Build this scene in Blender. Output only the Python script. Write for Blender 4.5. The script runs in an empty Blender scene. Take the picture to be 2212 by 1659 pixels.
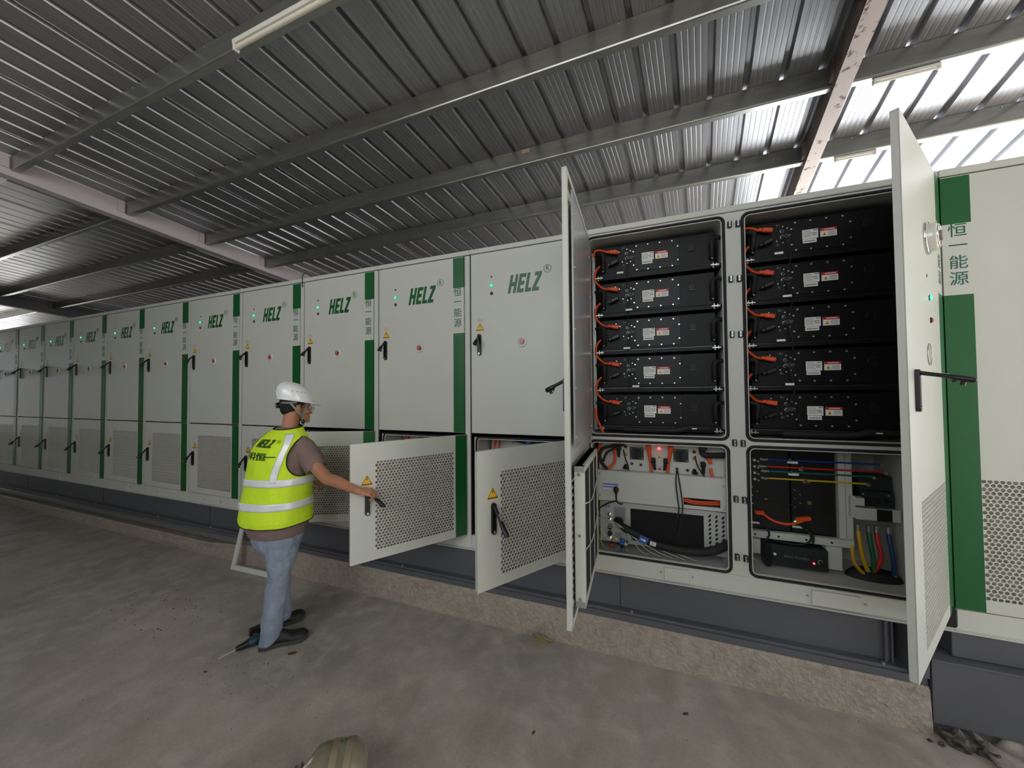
import bpy, bmesh, math, random
from math import sin, cos, pi, radians, sqrt, atan2
from mathutils import Vector, Matrix, noise
random.seed(7)
S = bpy.context.scene
COL = S.collection

# ------------------------------------------------------------ camera
F_PX, YAW, PITCH, ROLL = 766.6, -0.3663, 0.024, -0.0084
cam = bpy.data.cameras.new('camera'); cam.sensor_width = 36; cam.lens = F_PX / 2212 * 36
cam.clip_start = 0.05; cam.clip_end = 500
camo = bpy.data.objects.new('camera', cam); COL.objects.link(camo); S.camera = camo
rt = Vector((cos(YAW), -sin(YAW), 0)); fw = Vector((sin(YAW) * cos(PITCH), cos(YAW) * cos(PITCH), sin(PITCH)))
up = rt.cross(fw); r2 = rt * cos(ROLL) + up * sin(ROLL); u2 = up * cos(ROLL) - rt * sin(ROLL)
camo.matrix_world = Matrix(((r2.x, u2.x, -fw.x, 1.4362), (r2.y, u2.y, -fw.y, -2.7412), (r2.z, u2.z, -fw.z, 0), (0, 0, 0, 1)))

# ------------------------------------------------------------ daylight, exposure
S.view_settings.view_transform = 'Standard'; S.view_settings.look = 'None'
S.view_settings.gamma = 1; S.view_settings.use_curve_mapping = False
S.view_settings.exposure = 0.0
W = bpy.data.worlds.new('overcast_sky'); S.world = W; W.use_nodes = True
wn = W.node_tree; bg = wn.nodes['Background']
bg.inputs['Color'].default_value = (0.93, 0.97, 1.0, 1); bg.inputs['Strength'].default_value = 3.4
sun = bpy.data.lights.new('sun', 'SUN'); sun.energy = 30.0; sun.angle = radians(1.5); sun.color = (1, .98, .95)
suno = bpy.data.objects.new('sun', sun); COL.objects.link(suno)
suno.rotation_euler = Vector((0.45, 1.0, 1.15)).to_track_quat('Z', 'Y').to_euler()
S.cycles.max_bounces = 8; S.cycles.diffuse_bounces = 5; S.cycles.glossy_bounces = 4
S.cycles.sample_clamp_indirect = 6

FLOOR = -1.89

# ------------------------------------------------------------ materials
def lin(h):
    h = h.lstrip('#'); o = []
    for i in (0, 2, 4):
        c = int(h[i:i + 2], 16) / 255
        o.append(c / 12.92 if c <= .04045 else ((c + .055) / 1.055) ** 2.4)
    return (*o, 1)
MATS = {}
def mat(name, col, rough=.5, metal=0., var=0., scale=8., bump=0., bscale=60., emit=0., alpha=1., trans=0., spec=.5, coat=0., col2=None, stretch=None):
    if name in MATS: return MATS[name]
    m = bpy.data.materials.new(name); m.use_nodes = True; MATS[name] = m
    nt = m.node_tree; b = nt.nodes['Principled BSDF']
    c = lin(col) if isinstance(col, str) else (*col, 1)
    b.inputs['Base Color'].default_value = c; b.inputs['Roughness'].default_value = rough
    b.inputs['Metallic'].default_value = metal; b.inputs['Specular IOR Level'].default_value = spec
    b.inputs['Coat Weight'].default_value = coat
    m.diffuse_color = c
    if emit:
        b.inputs['Emission Color'].default_value = c; b.inputs['Emission Strength'].default_value = emit
    b.inputs['Alpha'].default_value = alpha; b.inputs['Transmission Weight'].default_value = trans
    if var or bump:
        tc = nt.nodes.new('ShaderNodeTexCoord'); mp = nt.nodes.new('ShaderNodeMapping')
        nt.links.new(tc.outputs['Object'], mp.inputs['Vector'])
        if stretch: mp.inputs['Scale'].default_value = stretch
    if var:
        n = nt.nodes.new('ShaderNodeTexNoise'); n.inputs['Scale'].default_value = scale; n.inputs['Detail'].default_value = 5
        nt.links.new(mp.outputs[0], n.inputs['Vector'])
        r = nt.nodes.new('ShaderNodeValToRGB'); nt.links.new(n.outputs['Fac'], r.inputs['Fac'])
        d = lin(col2) if col2 else tuple([x * (1 - var) for x in c[:3]] + [1])
        e = c if col2 else tuple([min(1, x * (1 + var)) for x in c[:3]] + [1])
        r.color_ramp.elements[0].position = .32; r.color_ramp.elements[1].position = .68
        r.color_ramp.elements[0].color = d; r.color_ramp.elements[1].color = e
        nt.links.new(r.outputs[0], b.inputs['Base Color'])
    if bump:
        n2 = nt.nodes.new('ShaderNodeTexNoise'); n2.inputs['Scale'].default_value = bscale; n2.inputs['Detail'].default_value = 6
        nt.links.new(mp.outputs[0], n2.inputs['Vector'])
        bp = nt.nodes.new('ShaderNodeBump'); bp.inputs['Strength'].default_value = bump; bp.inputs['Distance'].default_value = .01
        nt.links.new(n2.outputs['Fac'], bp.inputs['Height']); nt.links.new(bp.outputs[0], b.inputs['Normal'])
    return m
PAINT = mat('grey_white_powder_coat', '#cbccc2', .38, 0, .02, 3, .05, 400)
INPAINT = mat('grey_white_inner_paint', '#c6c7c0', .5, 0, .03, 4)
GREEN = mat('green_stripe_film', '#155c2c', .35, 0, .02, 2)
GREENTXT = mat('green_lettering', '#1a6a3c', .4)
DKTXT = mat('dark_green_lettering', '#25604a', .4)
BLACK = mat('black_plastic', '#141414', .38)
RUB = mat('black_rubber', '#1a1a1b', .7)
PACKM = mat('black_pack_steel', '#121213', .42, .0, .1, 5, .05, 300, spec=.22)
PACKP = mat('black_cover_plate', '#151517', .38, .0, .05, 5, spec=.25)
STEEL = mat('zinc_steel', '#b9bbb9', .3, .9, .08, 20)
SCREW = mat('screw_steel', '#d0d0ce', .3, .7)
CHROME = mat('chrome', '#e4e4e4', .12, 1)
ORANGE = mat('orange_cable', '#e2501c', .45)
WHITE = mat('white_label', '#ecebe6', .5)
GREYTXT = mat('grey_print', '#7c7c78', .6)
REDL = mat('red_print', '#c22432', .5)
YEL = mat('yellow_sign', '#f2b911', .5)
ORTXT = mat('orange_print', '#dd9468', .5)
LEDG = mat('green_lamp', (0.01, 1.0, .25), .3, emit=4)
LEDR = mat('red_lamp_off', '#8e1520', .25)
LEDRON = mat('red_lamp_on', (1.0, .03, .04), .3, emit=9)
LEDG2 = mat('green_lamp_small', (0.05, 1.0, .2), .3, emit=8)
FILT = mat('filter_foam', '#a39a8c', .9, 0, .22, 40, .4, 200)
FILTB = mat('black_filter_mesh', '#1c1c1d', .9, 0, .2, 80, .5, 300)
BASE = mat('dark_grey_steel_paint', '#58595e', .45, 0, .06, 3, .1, 150)
GAP = mat('seam_gap_shade', '#202020', .9)  # dark filler for the seams, the shade of the gap put into its colour
BLUE = mat('blue_print', '#2f5fae', .4)
AMBER = mat('amber_lamp', '#d98a18', .25, coat=.5)
GSTONE = mat('grey_plate', '#8f918f', .6)

# ------------------------------------------------------------ mesh builder
class G:
    def __init__(s): s.v = []; s.f = []; s.mi = []; s.mats = []; s.M = Matrix.Identity(4); s.sm = []
    def m(s, material):
        if material not in s.mats: s.mats.append(material)
        return s.mats.index(material)
    def add(s, vs, fs, material, smooth=False):
        b = len(s.v); k = s.m(material)
        s.v += [s.M @ Vector(v) for v in vs]
        for f in fs: s.f.append([i + b for i in f]); s.mi.append(k); s.sm.append(smooth)
        return s
    def box(s, x0, x1, y0, y1, z0, z1, material):
        if x0 > x1: x0, x1 = x1, x0
        if y0 > y1: y0, y1 = y1, y0
        if z0 > z1: z0, z1 = z1, z0
        v = [(x0, y0, z0), (x1, y0, z0), (x1, y1, z0), (x0, y1, z0), (x0, y0, z1), (x1, y0, z1), (x1, y1, z1), (x0, y1, z1)]
        return s.add(v, [(0, 3, 2, 1), (4, 5, 6, 7), (0, 1, 5, 4), (1, 2, 6, 5), (2, 3, 7, 6), (3, 0, 4, 7)], material)
    def cbox(s, x0, x1, y0, y1, z0, z1, material, c=.003):
        # box with chamfered edges
        if x0 > x1: x0, x1 = x1, x0
        if y0 > y1: y0, y1 = y1, y0
        if z0 > z1: z0, z1 = z1, z0
        c = min(c, (x1 - x0) / 3, (y1 - y0) / 3, (z1 - z0) / 3)
        bm = bmesh.new(); bmesh.ops.create_cube(bm, size=1)
        for v in bm.verts: v.co = Vector(((x0 + x1) / 2 + v.co.x * (x1 - x0), (y0 + y1) / 2 + v.co.y * (y1 - y0), (z0 + z1) / 2 + v.co.z * (z1 - z0)))
        bmesh.ops.bevel(bm, geom=bm.edges[:], offset=c, segments=1, affect='EDGES')
        bm.verts.index_update()
        s.add([v.co.copy() for v in bm.verts], [[v.index for v in f.verts] for f in bm.faces], material); bm.free(); return s
    def tube(s, pts, r, material, n=8, cap=True, smooth=True):
        P = [Vector(p) for p in pts]; R = r if isinstance(r, (list, tuple)) else [r] * len(P)
        T = []
        for i in range(len(P)):
            a = P[max(i - 1, 0)]; b = P[min(i + 1, len(P) - 1)]; t = (b - a)
            T.append(t.normalized() if t.length > 1e-9 else Vector((0, 0, 1)))
        u = T[0].orthogonal().normalized(); vs = []
        for i, p in enumerate(P):
            u = (u - T[i] * u.dot(T[i])).normalized(); w = T[i].cross(u)
            for k in range(n):
                a = 2 * pi * k / n; vs.append(p + (u * cos(a) + w * sin(a)) * R[i])
        fs = []
        for i in range(len(P) - 1):
            for k in range(n):
                fs.append((i * n + k, i * n + (k + 1) % n, (i + 1) * n + (k + 1) % n, (i + 1) * n + k))
        s.add(vs, fs, material, smooth)
        if cap: s.add([vs[k] for k in range(n)][::-1] + vs[-n:], [tuple(range(n)), tuple(range(n, 2 * n))], material)
        return s
    def cyl(s, a, b, r, material, n=16, r2=None):
        return s.tube([a, b], [r, r if r2 is None else r2], material, n)
    def disc(s, c, r, d, material, n=20, axis='y'):
        # short cylinder, from c outward along -axis by d
        c = Vector(c); ax = {'y': Vector((0, -1, 0)), 'x': Vector((1, 0, 0)), 'z': Vector((0, 0, 1))}[axis]
        return s.tube([c, c + ax * d], r, material, n)
    def ring(s, c, R, r, material, n=28, k=6, axis='y'):
        c = Vector(c); pts = []
        vs = []; fs = []
        for i in range(n):
            a = 2 * pi * i / n
            e = Vector((cos(a), 0, sin(a))) if axis == 'y' else Vector((0, cos(a), sin(a))) if axis == 'x' else Vector((cos(a), sin(a), 0))
            o = Vector((0, 1, 0)) if axis == 'y' else Vector((1, 0, 0)) if axis == 'x' else Vector((0, 0, 1))
            for j in range(k):
                b = 2 * pi * j / k; vs.append(c + e * (R + r * cos(b)) + o * r * sin(b))
        for i in range(n):
            for j in range(k): fs.append((i * k + j, i * k + (j + 1) % k, ((i + 1) % n) * k + (j + 1) % k, ((i + 1) % n) * k + j))
        return s.add(vs, fs, material, True)
    def prism(s, pts, y0, y1, material, plane='xz'):
        # outline pts extruded from y0 to y1
        n = len(pts)
        def q(p, y): return (p[0], y, p[1]) if plane == 'xz' else (y, p[0], p[1]) if plane == 'yz' else (p[0], p[1], y)
        vs = [q(p, y0) for p in pts] + [q(p, y1) for p in pts]
        fs = [tuple(range(n)), tuple(range(2 * n - 1, n - 1, -1))] + [(i, i + n, (i + 1) % n + n, (i + 1) % n) for i in range(n)]
        return s.add(vs, fs, material)
    def ball(s, c, rx, ry, rz, material, n=14, rot=None):
        vs = []; fs = []; m = n // 2 + 1
        c = Vector(c)
        for i in range(m + 1):
            a = pi * i / m
            for j in range(n):
                b = 2 * pi * j / n; q = Vector((rx * sin(a) * cos(b), ry * sin(a) * sin(b), rz * cos(a)))
                if rot: q = rot @ q
                vs.append(c + q)
        for i in range(m):
            for j in range(n): fs.append((i * n + j, i * n + (j + 1) % n, (i + 1) * n + (j + 1) % n, (i + 1) * n + j))
        return s.add(vs, fs, material, True)
    def loft(s, rings, material, cap=True, smooth=True):
        n = len(rings[0]); vs = [p for r in rings for p in r]; fs = []
        for i in range(len(rings) - 1):
            for k in range(n): fs.append((i * n + k, i * n + (k + 1) % n, (i + 1) * n + (k + 1) % n, (i + 1) * n + k))
        s.add(vs, fs, material, smooth)
        if cap: s.add(list(rings[0])[::-1] + list(rings[-1]), [tuple(range(n)), tuple(range(n, 2 * n))], material, smooth)
        return s
    def build(s, name, parent=None, loc=None, rotz=None, bevel=0, weld=False, fixn=True):
        me = bpy.data.meshes.new(name); me.from_pydata([tuple(v) for v in s.v], [], s.f)
        for m in s.mats: me.materials.append(m)
        for p, k, q in zip(me.polygons, s.mi, s.sm): p.material_index = k; p.use_smooth = q
        if weld or fixn:
            bm = bmesh.new(); bm.from_mesh(me)
            if weld: bmesh.ops.remove_doubles(bm, verts=bm.verts, dist=1e-5)
            bmesh.ops.recalc_face_normals(bm, faces=bm.faces); bm.to_mesh(me); bm.free()
        me.update()
        o = bpy.data.objects.new(name, me); COL.objects.link(o)
        if parent: o.parent = parent
        if loc: o.location = loc
        if rotz is not None: o.rotation_euler.z = rotz
        if bevel:
            b = o.modifiers.new('bevel', 'BEVEL'); b.width = bevel; b.segments = 2; b.limit_method = 'ANGLE'
        return o
def empty(name, loc=(0, 0, 0), parent=None, rotz=0):
    o = bpy.data.objects.new(name, None); COL.objects.link(o); o.location = loc; o.rotation_euler.z = rotz; o.empty_display_size = .1
    if parent: o.parent = parent
    return o
def tag(o, label=None, cat=None, group=None, kind=None):
    if label: o['label'] = label
    if cat: o['category'] = cat
    if group: o['group'] = group
    if kind: o['kind'] = kind
    return o
def kids(o): return [c for c in COL.objects if c.parent == o]
def copy_tree(o, parent=None):
    c = o.copy(); COL.objects.link(c)
    if parent: c.parent = parent
    for ch in kids(o): copy_tree(ch, c)
    return c
def smooth_path(pts, k=6):
    P = [Vector(p) for p in pts]; o = []
    for i in range(len(P) - 1):
        a = P[max(i - 1, 0)]; b = P[i]; c = P[i + 1]; d = P[min(i + 2, len(P) - 1)]
        for j in range(k):
            t = j / k; o.append(.5 * ((2 * b) + (c - a) * t + (2 * a - 5 * b + 4 * c - d) * t * t + (3 * b - a - 3 * c + d) * t ** 3))
    o.append(P[-1]); return o
TXT = {}
def text_geo(s, size=1., depth=.02, bold=0.):
    key = (s, depth, bold)
    if key not in TXT:
        cu = bpy.data.curves.new('t', 'FONT'); cu.body = s; cu.size = 1; cu.extrude = depth; cu.offset = bold
        cu.align_x = 'CENTER'; cu.align_y = 'CENTER'; cu.resolution_u = 3
        ob = bpy.data.objects.new('t', cu); COL.objects.link(ob)
        dg = bpy.context.evaluated_depsgraph_get(); me = bpy.data.meshes.new_from_object(ob.evaluated_get(dg))
        TXT[key] = ([v.co.copy() for v in me.vertices], [list(p.vertices) for p in me.polygons])
        bpy.data.objects.remove(ob); bpy.data.curves.remove(cu); bpy.data.meshes.remove(me)
    v, f = TXT[key]
    return [q * size for q in v], f
def add_text(g, s, size, x, y, z, material, depth=.0006, bold=0., shear=0., sx=1.):
    # text standing on an xz face that looks towards -y
    v, f = text_geo(s, 1, .5, bold)
    g.add([(x + (q.x * sx + q.y * shear) * size, y - (q.z + .5) * depth, z + q.y * size) for q in v], f, material)
# heavy slanted capitals, each in a unit cell (w,1)
LET = {'H': [(0, 0), (.26, 0), (.26, .38), (.5, .38), (.5, 0), (.76, 0), (.76, 1), (.5, 1), (.5, .6), (.26, .6), (.26, 1), (0, 1)],
       'E': [(0, 0), (.66, 0), (.66, .2), (.28, .2), (.28, .4), (.6, .4), (.6, .6), (.28, .6), (.28, .8), (.68, .8), (.68, 1), (0, 1)],
       'L': [(0, 0), (.6, 0), (.6, .2), (.28, .2), (.28, 1), (0, 1)],
       'Z': [(0, 0), (.68, 0), (.68, .2), (.36, .2), (.7, .82), (.7, 1), (.04, 1), (.04, .8), (.34, .8), (0, .18)]}
LETW = {'H': .88, 'E': .78, 'L': .68, 'Z': .7}
def helz_outlines(w, h, slant=.2):
    tot = sum(LETW[c] for c in 'HELZ'); x = 0; out = []; k = (w - slant * h) / (tot - .02)
    for c in 'HELZ':
        out.append([((x + px) * k + slant * pz * h, pz * h) for px, pz in LET[c]]); x += LETW[c]
    return out

LEAVES = [(1.61, -.40, .018, .5, 'small brown curled leaf on the floor below the open right bay'),
          (.81, -.82, .014, 1.3, 'small brown leaf on the bare floor below the left open door'),
          (-1.02, -.86, .03, .6, 'dark brown leaf sliver on the floor just right of the worker\'s shoe'),
          (-1.42, -1.19, .014, .2, 'dark crumb of leaf on the floor left of and nearer than the worker')]
BOTTLE = ((.18, -1.4, FLOOR + .13), (0, radians(-4), radians(214)))

# ------------------------------------------------------------ concrete, sheet metal
def concrete(name, base, dark, light, bump=.35, scale=1.):
    m = bpy.data.materials.new(name); m.use_nodes = True; nt = m.node_tree; b = nt.nodes['Principled BSDF']; L = nt.links.new
    tc = nt.nodes.new('ShaderNodeTexCoord')
    def noi(sc, det, dist=0, st=None):
        n = nt.nodes.new('ShaderNodeTexNoise'); n.inputs['Scale'].default_value = sc * scale; n.inputs['Detail'].default_value = det; n.inputs['Distortion'].default_value = dist
        if st:
            mp = nt.nodes.new('ShaderNodeMapping'); mp.inputs['Scale'].default_value = st; mp.inputs['Rotation'].default_value = (0, 0, .6)
            L(tc.outputs['Object'], mp.inputs[0]); L(mp.outputs[0], n.inputs['Vector'])
        else: L(tc.outputs['Object'], n.inputs['Vector'])
        return n
    def ramp(n, p0, p1, c0, c1):
        r = nt.nodes.new('ShaderNodeValToRGB'); r.color_ramp.elements[0].position = p0; r.color_ramp.elements[1].position = p1
        r.color_ramp.elements[0].color = c0; r.color_ramp.elements[1].color = c1; L(n.outputs['Fac'], r.inputs['Fac']); return r
    def mix(f, a, bb, t='MIX'):
        x = nt.nodes.new('ShaderNodeMix'); x.data_type = 'RGBA'; x.blend_type = t
        if isinstance(f, float): x.inputs[0].default_value = f
        else: L(f, x.inputs[0])
        L(a, x.inputs[6]); L(bb, x.inputs[7]); return x.outputs[2]
    n1 = noi(1.1, 6, .6); n2 = noi(7, 7, .3); n3 = noi(3.2, 6, .9, (1, .55, 1)); n4 = noi(55, 3)
    r1 = ramp(n1, .3, .7, lin(dark), lin(base)); r2 = ramp(n2, .45, .75, (0, 0, 0, 1), (1, 1, 1, 1))
    lt = nt.nodes.new('ShaderNodeRGB'); lt.outputs[0].default_value = lin(light)
    c = mix(r2.outputs[0], r1.outputs[0], lt.outputs[0])
    r3 = ramp(n3, .35, .6, (.62, .6, .56, 1), (1, 1, 1, 1)); c = mix(.4, c, r3.outputs[0], 'MULTIPLY')
    r4 = ramp(n4, .3, .6, (.75, .74, .7, 1), (1, 1, 1, 1)); c = mix(.4, c, r4.outputs[0], 'MULTIPLY')
    L(c, b.inputs['Base Color']); b.inputs['Roughness'].default_value = .62; b.inputs['Specular IOR Level'].default_value = .35
    bp = nt.nodes.new('ShaderNodeBump'); bp.inputs['Strength'].default_value = bump; bp.inputs['Distance'].default_value = .012
    L(n2.outputs['Fac'], bp.inputs['Height']); L(bp.outputs[0], b.inputs['Normal'])
    return m
CONC = concrete('floor_concrete', '#b3aa9e', '#98938a', '#bab1a6')
CURB = concrete('curb_concrete', '#aa9f92', '#988e82', '#b1a699', 1.0, 6)
def sheet_mat():
    m = bpy.data.materials.new('galvalume_sheet'); m.use_nodes = True; nt = m.node_tree; b = nt.nodes['Principled BSDF']; L = nt.links.new
    tc = nt.nodes.new('ShaderNodeTexCoord'); mp = nt.nodes.new('ShaderNodeMapping'); mp.inputs['Scale'].default_value = (9, .8, 1); L(tc.outputs['Object'], mp.inputs[0])
    n = nt.nodes.new('ShaderNodeTexNoise'); n.inputs['Scale'].default_value = 2; n.inputs['Detail'].default_value = 5; L(mp.outputs[0], n.inputs['Vector'])
    r = nt.nodes.new('ShaderNodeValToRGB'); r.color_ramp.elements[0].color = lin('#999a9e'); r.color_ramp.elements[1].color = lin('#a6a7ac')
    r.color_ramp.elements[0].position = .3; r.color_ramp.elements[1].position = .7
    L(n.outputs['Fac'], r.inputs[0]); L(r.outputs[0], b.inputs['Base Color'])
    b.inputs['Metallic'].default_value = .7; b.inputs['Roughness'].default_value = .34
    return m
SHEET = sheet_mat()
PURL = mat('galvanised_purlin', '#9b9c98', .3, .8, .12, 6, .05, 30, stretch=(.5, 3, 3))
def rusty(name, col, rust, lo, hi, sc=5):
    m = mat(name, col, .6); nt = m.node_tree; b = nt.nodes['Principled BSDF']; L = nt.links.new
    tc = nt.nodes.new('ShaderNodeTexCoord'); n = nt.nodes.new('ShaderNodeTexNoise'); n.inputs['Scale'].default_value = sc; n.inputs['Detail'].default_value = 8; n.inputs['Roughness'].default_value = .65
    L(tc.outputs['Object'], n.inputs['Vector']); r = nt.nodes.new('ShaderNodeValToRGB')
    r.color_ramp.elements[0].position = lo; r.color_ramp.elements[1].position = hi
    r.color_ramp.elements[0].color = lin(rust); r.color_ramp.elements[1].color = lin(col); L(n.outputs['Fac'], r.inputs[0]); L(r.outputs[0], b.inputs['Base Color'])
    return m
RAFT1 = rusty('pink_white_beam_paint', '#b9b0b3', '#7f6f68', .22, .34)
RAFT2 = rusty('peeling_beam_paint', '#b8aaa4', '#5d4438', .385, .415, 11)
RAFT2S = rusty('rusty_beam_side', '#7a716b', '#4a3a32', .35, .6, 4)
RAFT0 = mat('dark_beam_paint', '#4c4c50', .6, 0, .1, 4)

# ------------------------------------------------------------ floor, roof, added walls and yard that shape the daylight
fl = G(); fl.box(-45, 25, -25, 30, FLOOR - .2, FLOOR, CONC); tag(fl.build('floor'), kind='structure')
SH = .125                                                        # the sheets run slightly askew to the cabinet row
def roofz(y): return 2.298 - .11 * y
PITCH_R = .232
def rx_(x, y): return x + SH * y
sh = G()
prof = []
x = -24.36; i = 0
while x < 9.2:                                                    # rib, then a pan with fine flutes; every fourth rib is an overlap
    rib = [(0, 0), (.013, .036), (.037, .036), (.05, 0)]
    prof += [(x + a, h) for a, h in rib]
    if i % 4 == 0: prof += [(x + .052, -.004), (x + .062, -.004), (x + .0625, 0)]
    for q in (.085, .122, .16, .197): prof += [(x + q - .006, 0), (x + q - .0035, .0011), (x + q + .0035, .0011), (x + q + .006, 0)]
    x += PITCH_R; i += 1
ys = [-6.0, -3.0, 0, 3.0]
vs = []; n = len(prof)
for y in ys: vs += [(rx_(a, y), y, roofz(y) + h) for a, h in prof]
fs = [(k * n + j, k * n + j + 1, (k + 1) * n + j + 1, (k + 1) * n + j) for k in range(len(ys) - 1) for j in range(n - 1)]
sh.add(vs, fs, SHEET); sh.build('ceiling', fixn=False)['kind'] = 'structure'
bw = G(); bw.box(-21, 2.9, 3.02, 3.17, FLOOR, 1.94, mat('light_block_wall', '#7d7c78', .8, 0, .1, 2)); tag(bw.build('wall_back_light_block'), kind='structure')  # unseen wall, added to keep the roof dark behind the closed cabinets
bw = G(); bw.box(-3, 3.2, -6.2, -6.0, FLOOR, .45, mat('light_block_wall', '')); bw.box(3.2, 12, -6.2, -6.0, FLOOR, 2.97, mat('light_block_wall', '')); bw.box(-16, -3, -6.2, -6.0, FLOOR, 2.97, mat('light_block_wall', '')); tag(bw.build('wall_front_light_block'), kind='structure')  # unseen wall, added and left partly open to shape daylight from the front
bw = G(); bw.box(-16.2, -16, -6.2, -1.15, FLOOR, 2.9, mat('light_block_wall', '')); tag(bw.build('wall_left_light_block'), kind='structure')  # unseen wall, added to cut daylight coming in at the left end
bw = G(); bw.box(-40, 25, 3.3, 30, FLOOR - .1, FLOOR + .004, mat('light_bounce_ground', '#dcdfe2', .8, 0, .05, 1)); tag(bw.build('floor_yard_light_bounce'), kind='structure')  # unseen pale ground, added to bounce sun up onto the right of the roof

PLAB = ['galvanised roof purlin nearest the viewer, carrying the long light batten', 'second galvanised roof purlin from the viewer, long plain run',
        'third galvanised roof purlin, with a short light strip at its right end', 'fourth galvanised roof purlin, the one closest above the cabinet tops']
for k, y in enumerate((-1.25, -.443, .331, 1.104)):
    g = G(); H = .145; zt = -.002
    o = [(0, 0), (.055, 0), (.055, -.014), (.052, -.014), (.052, -.004), (.004, -.004), (.004, -H + .012), (.007, -H + .005), (.012, -H + .004), (.052, -H + .004), (.052, -H + .014), (.055, -H + .014), (.055, -H), (.012, -H), (.004, -H + .003), (0, -H + .011)]
    g.M = Matrix.Translation((0, y, roofz(y)))
    g.prism([(a, b + zt) for a, b in o], -24, 8.8, PURL, 'yz')
    for xx in [-14 + .9 * q for q in range(25)]:                  # small fixing screws along the top edge
        g.cyl((xx, -.002, -.02), (xx, -.006, -.02), .005, SCREW, 6)
    tag(g.build('roof_purlin'), PLAB[k], 'purlin', 'galvanised roof purlins')
def rafter(x0, w, h, ms, mb, label):
    g = G(); y0, y1 = -5.8, 2.95
    def P(dx, y, dz): return (x0 + SH * y + dx, y, roofz(y) - .003 + dz)
    v = [P(0, y0, 0), P(w, y0, 0), P(w, y0, -h), P(0, y0, -h), P(0, y1, 0), P(w, y1, 0), P(w, y1, -h), P(0, y1, -h)]
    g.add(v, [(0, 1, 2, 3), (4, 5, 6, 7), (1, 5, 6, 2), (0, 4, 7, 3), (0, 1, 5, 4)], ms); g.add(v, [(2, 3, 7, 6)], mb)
    for y in (-1.25, -.443, .331, 1.104):                         # cleats where the purlins meet the beam
        for sx in (-.02, w): g.add([P(sx + a, y + b, c) for a in (0, .02) for b in (-.07, -.012) for c in (-.13, -.002)], [(0, 1, 3, 2), (4, 6, 7, 5), (0, 4, 5, 1), (2, 3, 7, 6), (1, 5, 7, 3), (0, 2, 6, 4)], ms)
    return tag(g.build('roof_beam'), label, 'beam', 'steel roof beams')
rafter(2.625, .1, .19, RAFT2S, RAFT2, 'rusty steel roof beam with peeling pale paint, above the open cabinet')
rafter(-4.52, .12, .2, RAFT1, RAFT1, 'smooth pinkish white painted roof beam crossing above the closed cabinets')
rafter(-11.75, .15, .26, RAFT0, RAFT0, 'dark roof beam at the far left end of the row')

def batten(x0, x1, y, z, label, s=1.):
    t = tag(empty('light_batten', ((x0 + x1) / 2, y, z)), label, 'light fitting'); L = (x1 - x0) / 2
    g = G(); g.cbox(-L, L, -.022 * s, .022 * s, -.03 * s, 0, mat('batten_white', '#d9d7cf', .4)); g.build('housing', t)
    g = G(); g.cyl((-L + .02, -.004, -.048 * s), (L - .02, -.004, -.048 * s), .0135 * s, mat('unlit_tube', '#d8d4c4', .35), 12); g.build('tube', t)
    for sx in (-1, 1):
        g = G(); g.cbox(sx * L - .018 * (sx > 0), sx * L + .018 * (sx < 0), -.018 * s, .018 * s, -.066 * s, -.028 * s, mat('batten_white', '')); g.build('end_cap', t)
    return t
batten(-1.03, .19, -1.277, 2.29, 'long unlit white tube batten under the purlin nearest the viewer')
batten(2.9, 3.24, .36, 2.112, 'short strip light under the third purlin, right of the rusty beam', .6)
batten(2.99, 3.27, 1.13, 2.028, 'short strip light under the fourth purlin, above the open cabinet', .6)

g = G(); g.box(.375, .45, .324, .331, 2.215, 2.25, mat('beige_card', '#b59f8d', .8)); tag(g.build('card_scrap'), 'small beige card scrap stuck on the third roof purlin', 'scrap')
# ------------------------------------------------------------ kerb, steel bases
g = G()
NX = 90; xs = [-16 + (2.86 + 16) * i / NX for i in range(NX + 1)]
def cy(x): return -.185 - .0 * x + (.015 * (x + 1.5) if x < -1.5 else 0) * -1
rows = []
for x in xs:
    j = lambda s: .007 * noise.noise(Vector((x * 5, s * 9, 1.3)))
    y = -.06; tz = -1.648 - (.11 * min(1, max(0, (-2.3 - x) / 1.2)))
    rows.append([Vector((x, .35, FLOOR - .02)), Vector((x, y - .012 + j(1), FLOOR - .02)), Vector((x, y - .01 + j(2), FLOOR + .04)), Vector((x, y + j(3), tz - .05)), Vector((x, y + .004 + j(4), tz - .012)), Vector((x, y + .014 + j(5), tz)), Vector((x, .35, tz))])
vs = [p for r in rows for p in r]; fs = [(i * 7 + k, i * 7 + (k + 1) % 7, (i + 1) * 7 + (k + 1) % 7, (i + 1) * 7 + k) for i in range(NX) for k in range(7)]
fs += [tuple(range(7)), tuple(range(NX * 7 + 6, NX * 7 - 1, -1))]
g.add(vs, fs, CURB); tag(g.build('concrete_kerb'), 'long rough concrete kerb carrying the dark steel base of the cabinets', 'kerb')
g = G()
g.box(-12.2, 2.74, .02, .03, -1.585, -1.335, BASE); g.box(-12.2, 2.86, -.03, .9, -1.606, -1.586, BASE); g.box(-12.2, 2.86, -.042, .9, -1.647, -1.606, BASE); g.box(-12.2, -2.6, -.048, .0, -1.70, -1.64, STEEL); g.box(-12.2, 2.86, -.012, .9, -1.347, -1.337, BASE)
g.box(2.70, 2.715, -.0, .02, -1.588, -1.347, BASE); g.box(2.78, 2.86, -.06, .3, -1.599, -1.347, BASE); g.box(2.73, 2.74, -.0, .3, -1.59, -1.347, BASE)
for x in (1.217, -1.1, -3.6, -6.1, -8.6): g.box(x, x + .004, .017, .021, -1.585, -1.347, GAP)
for x in (2.68, 1.3, -.7, -2.6, -3.5, -4.6, -6.2, -7.4): g.cyl((x, -.022, -1.59), (x, -.022, -1.575), .011, STEEL, 6)
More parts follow.
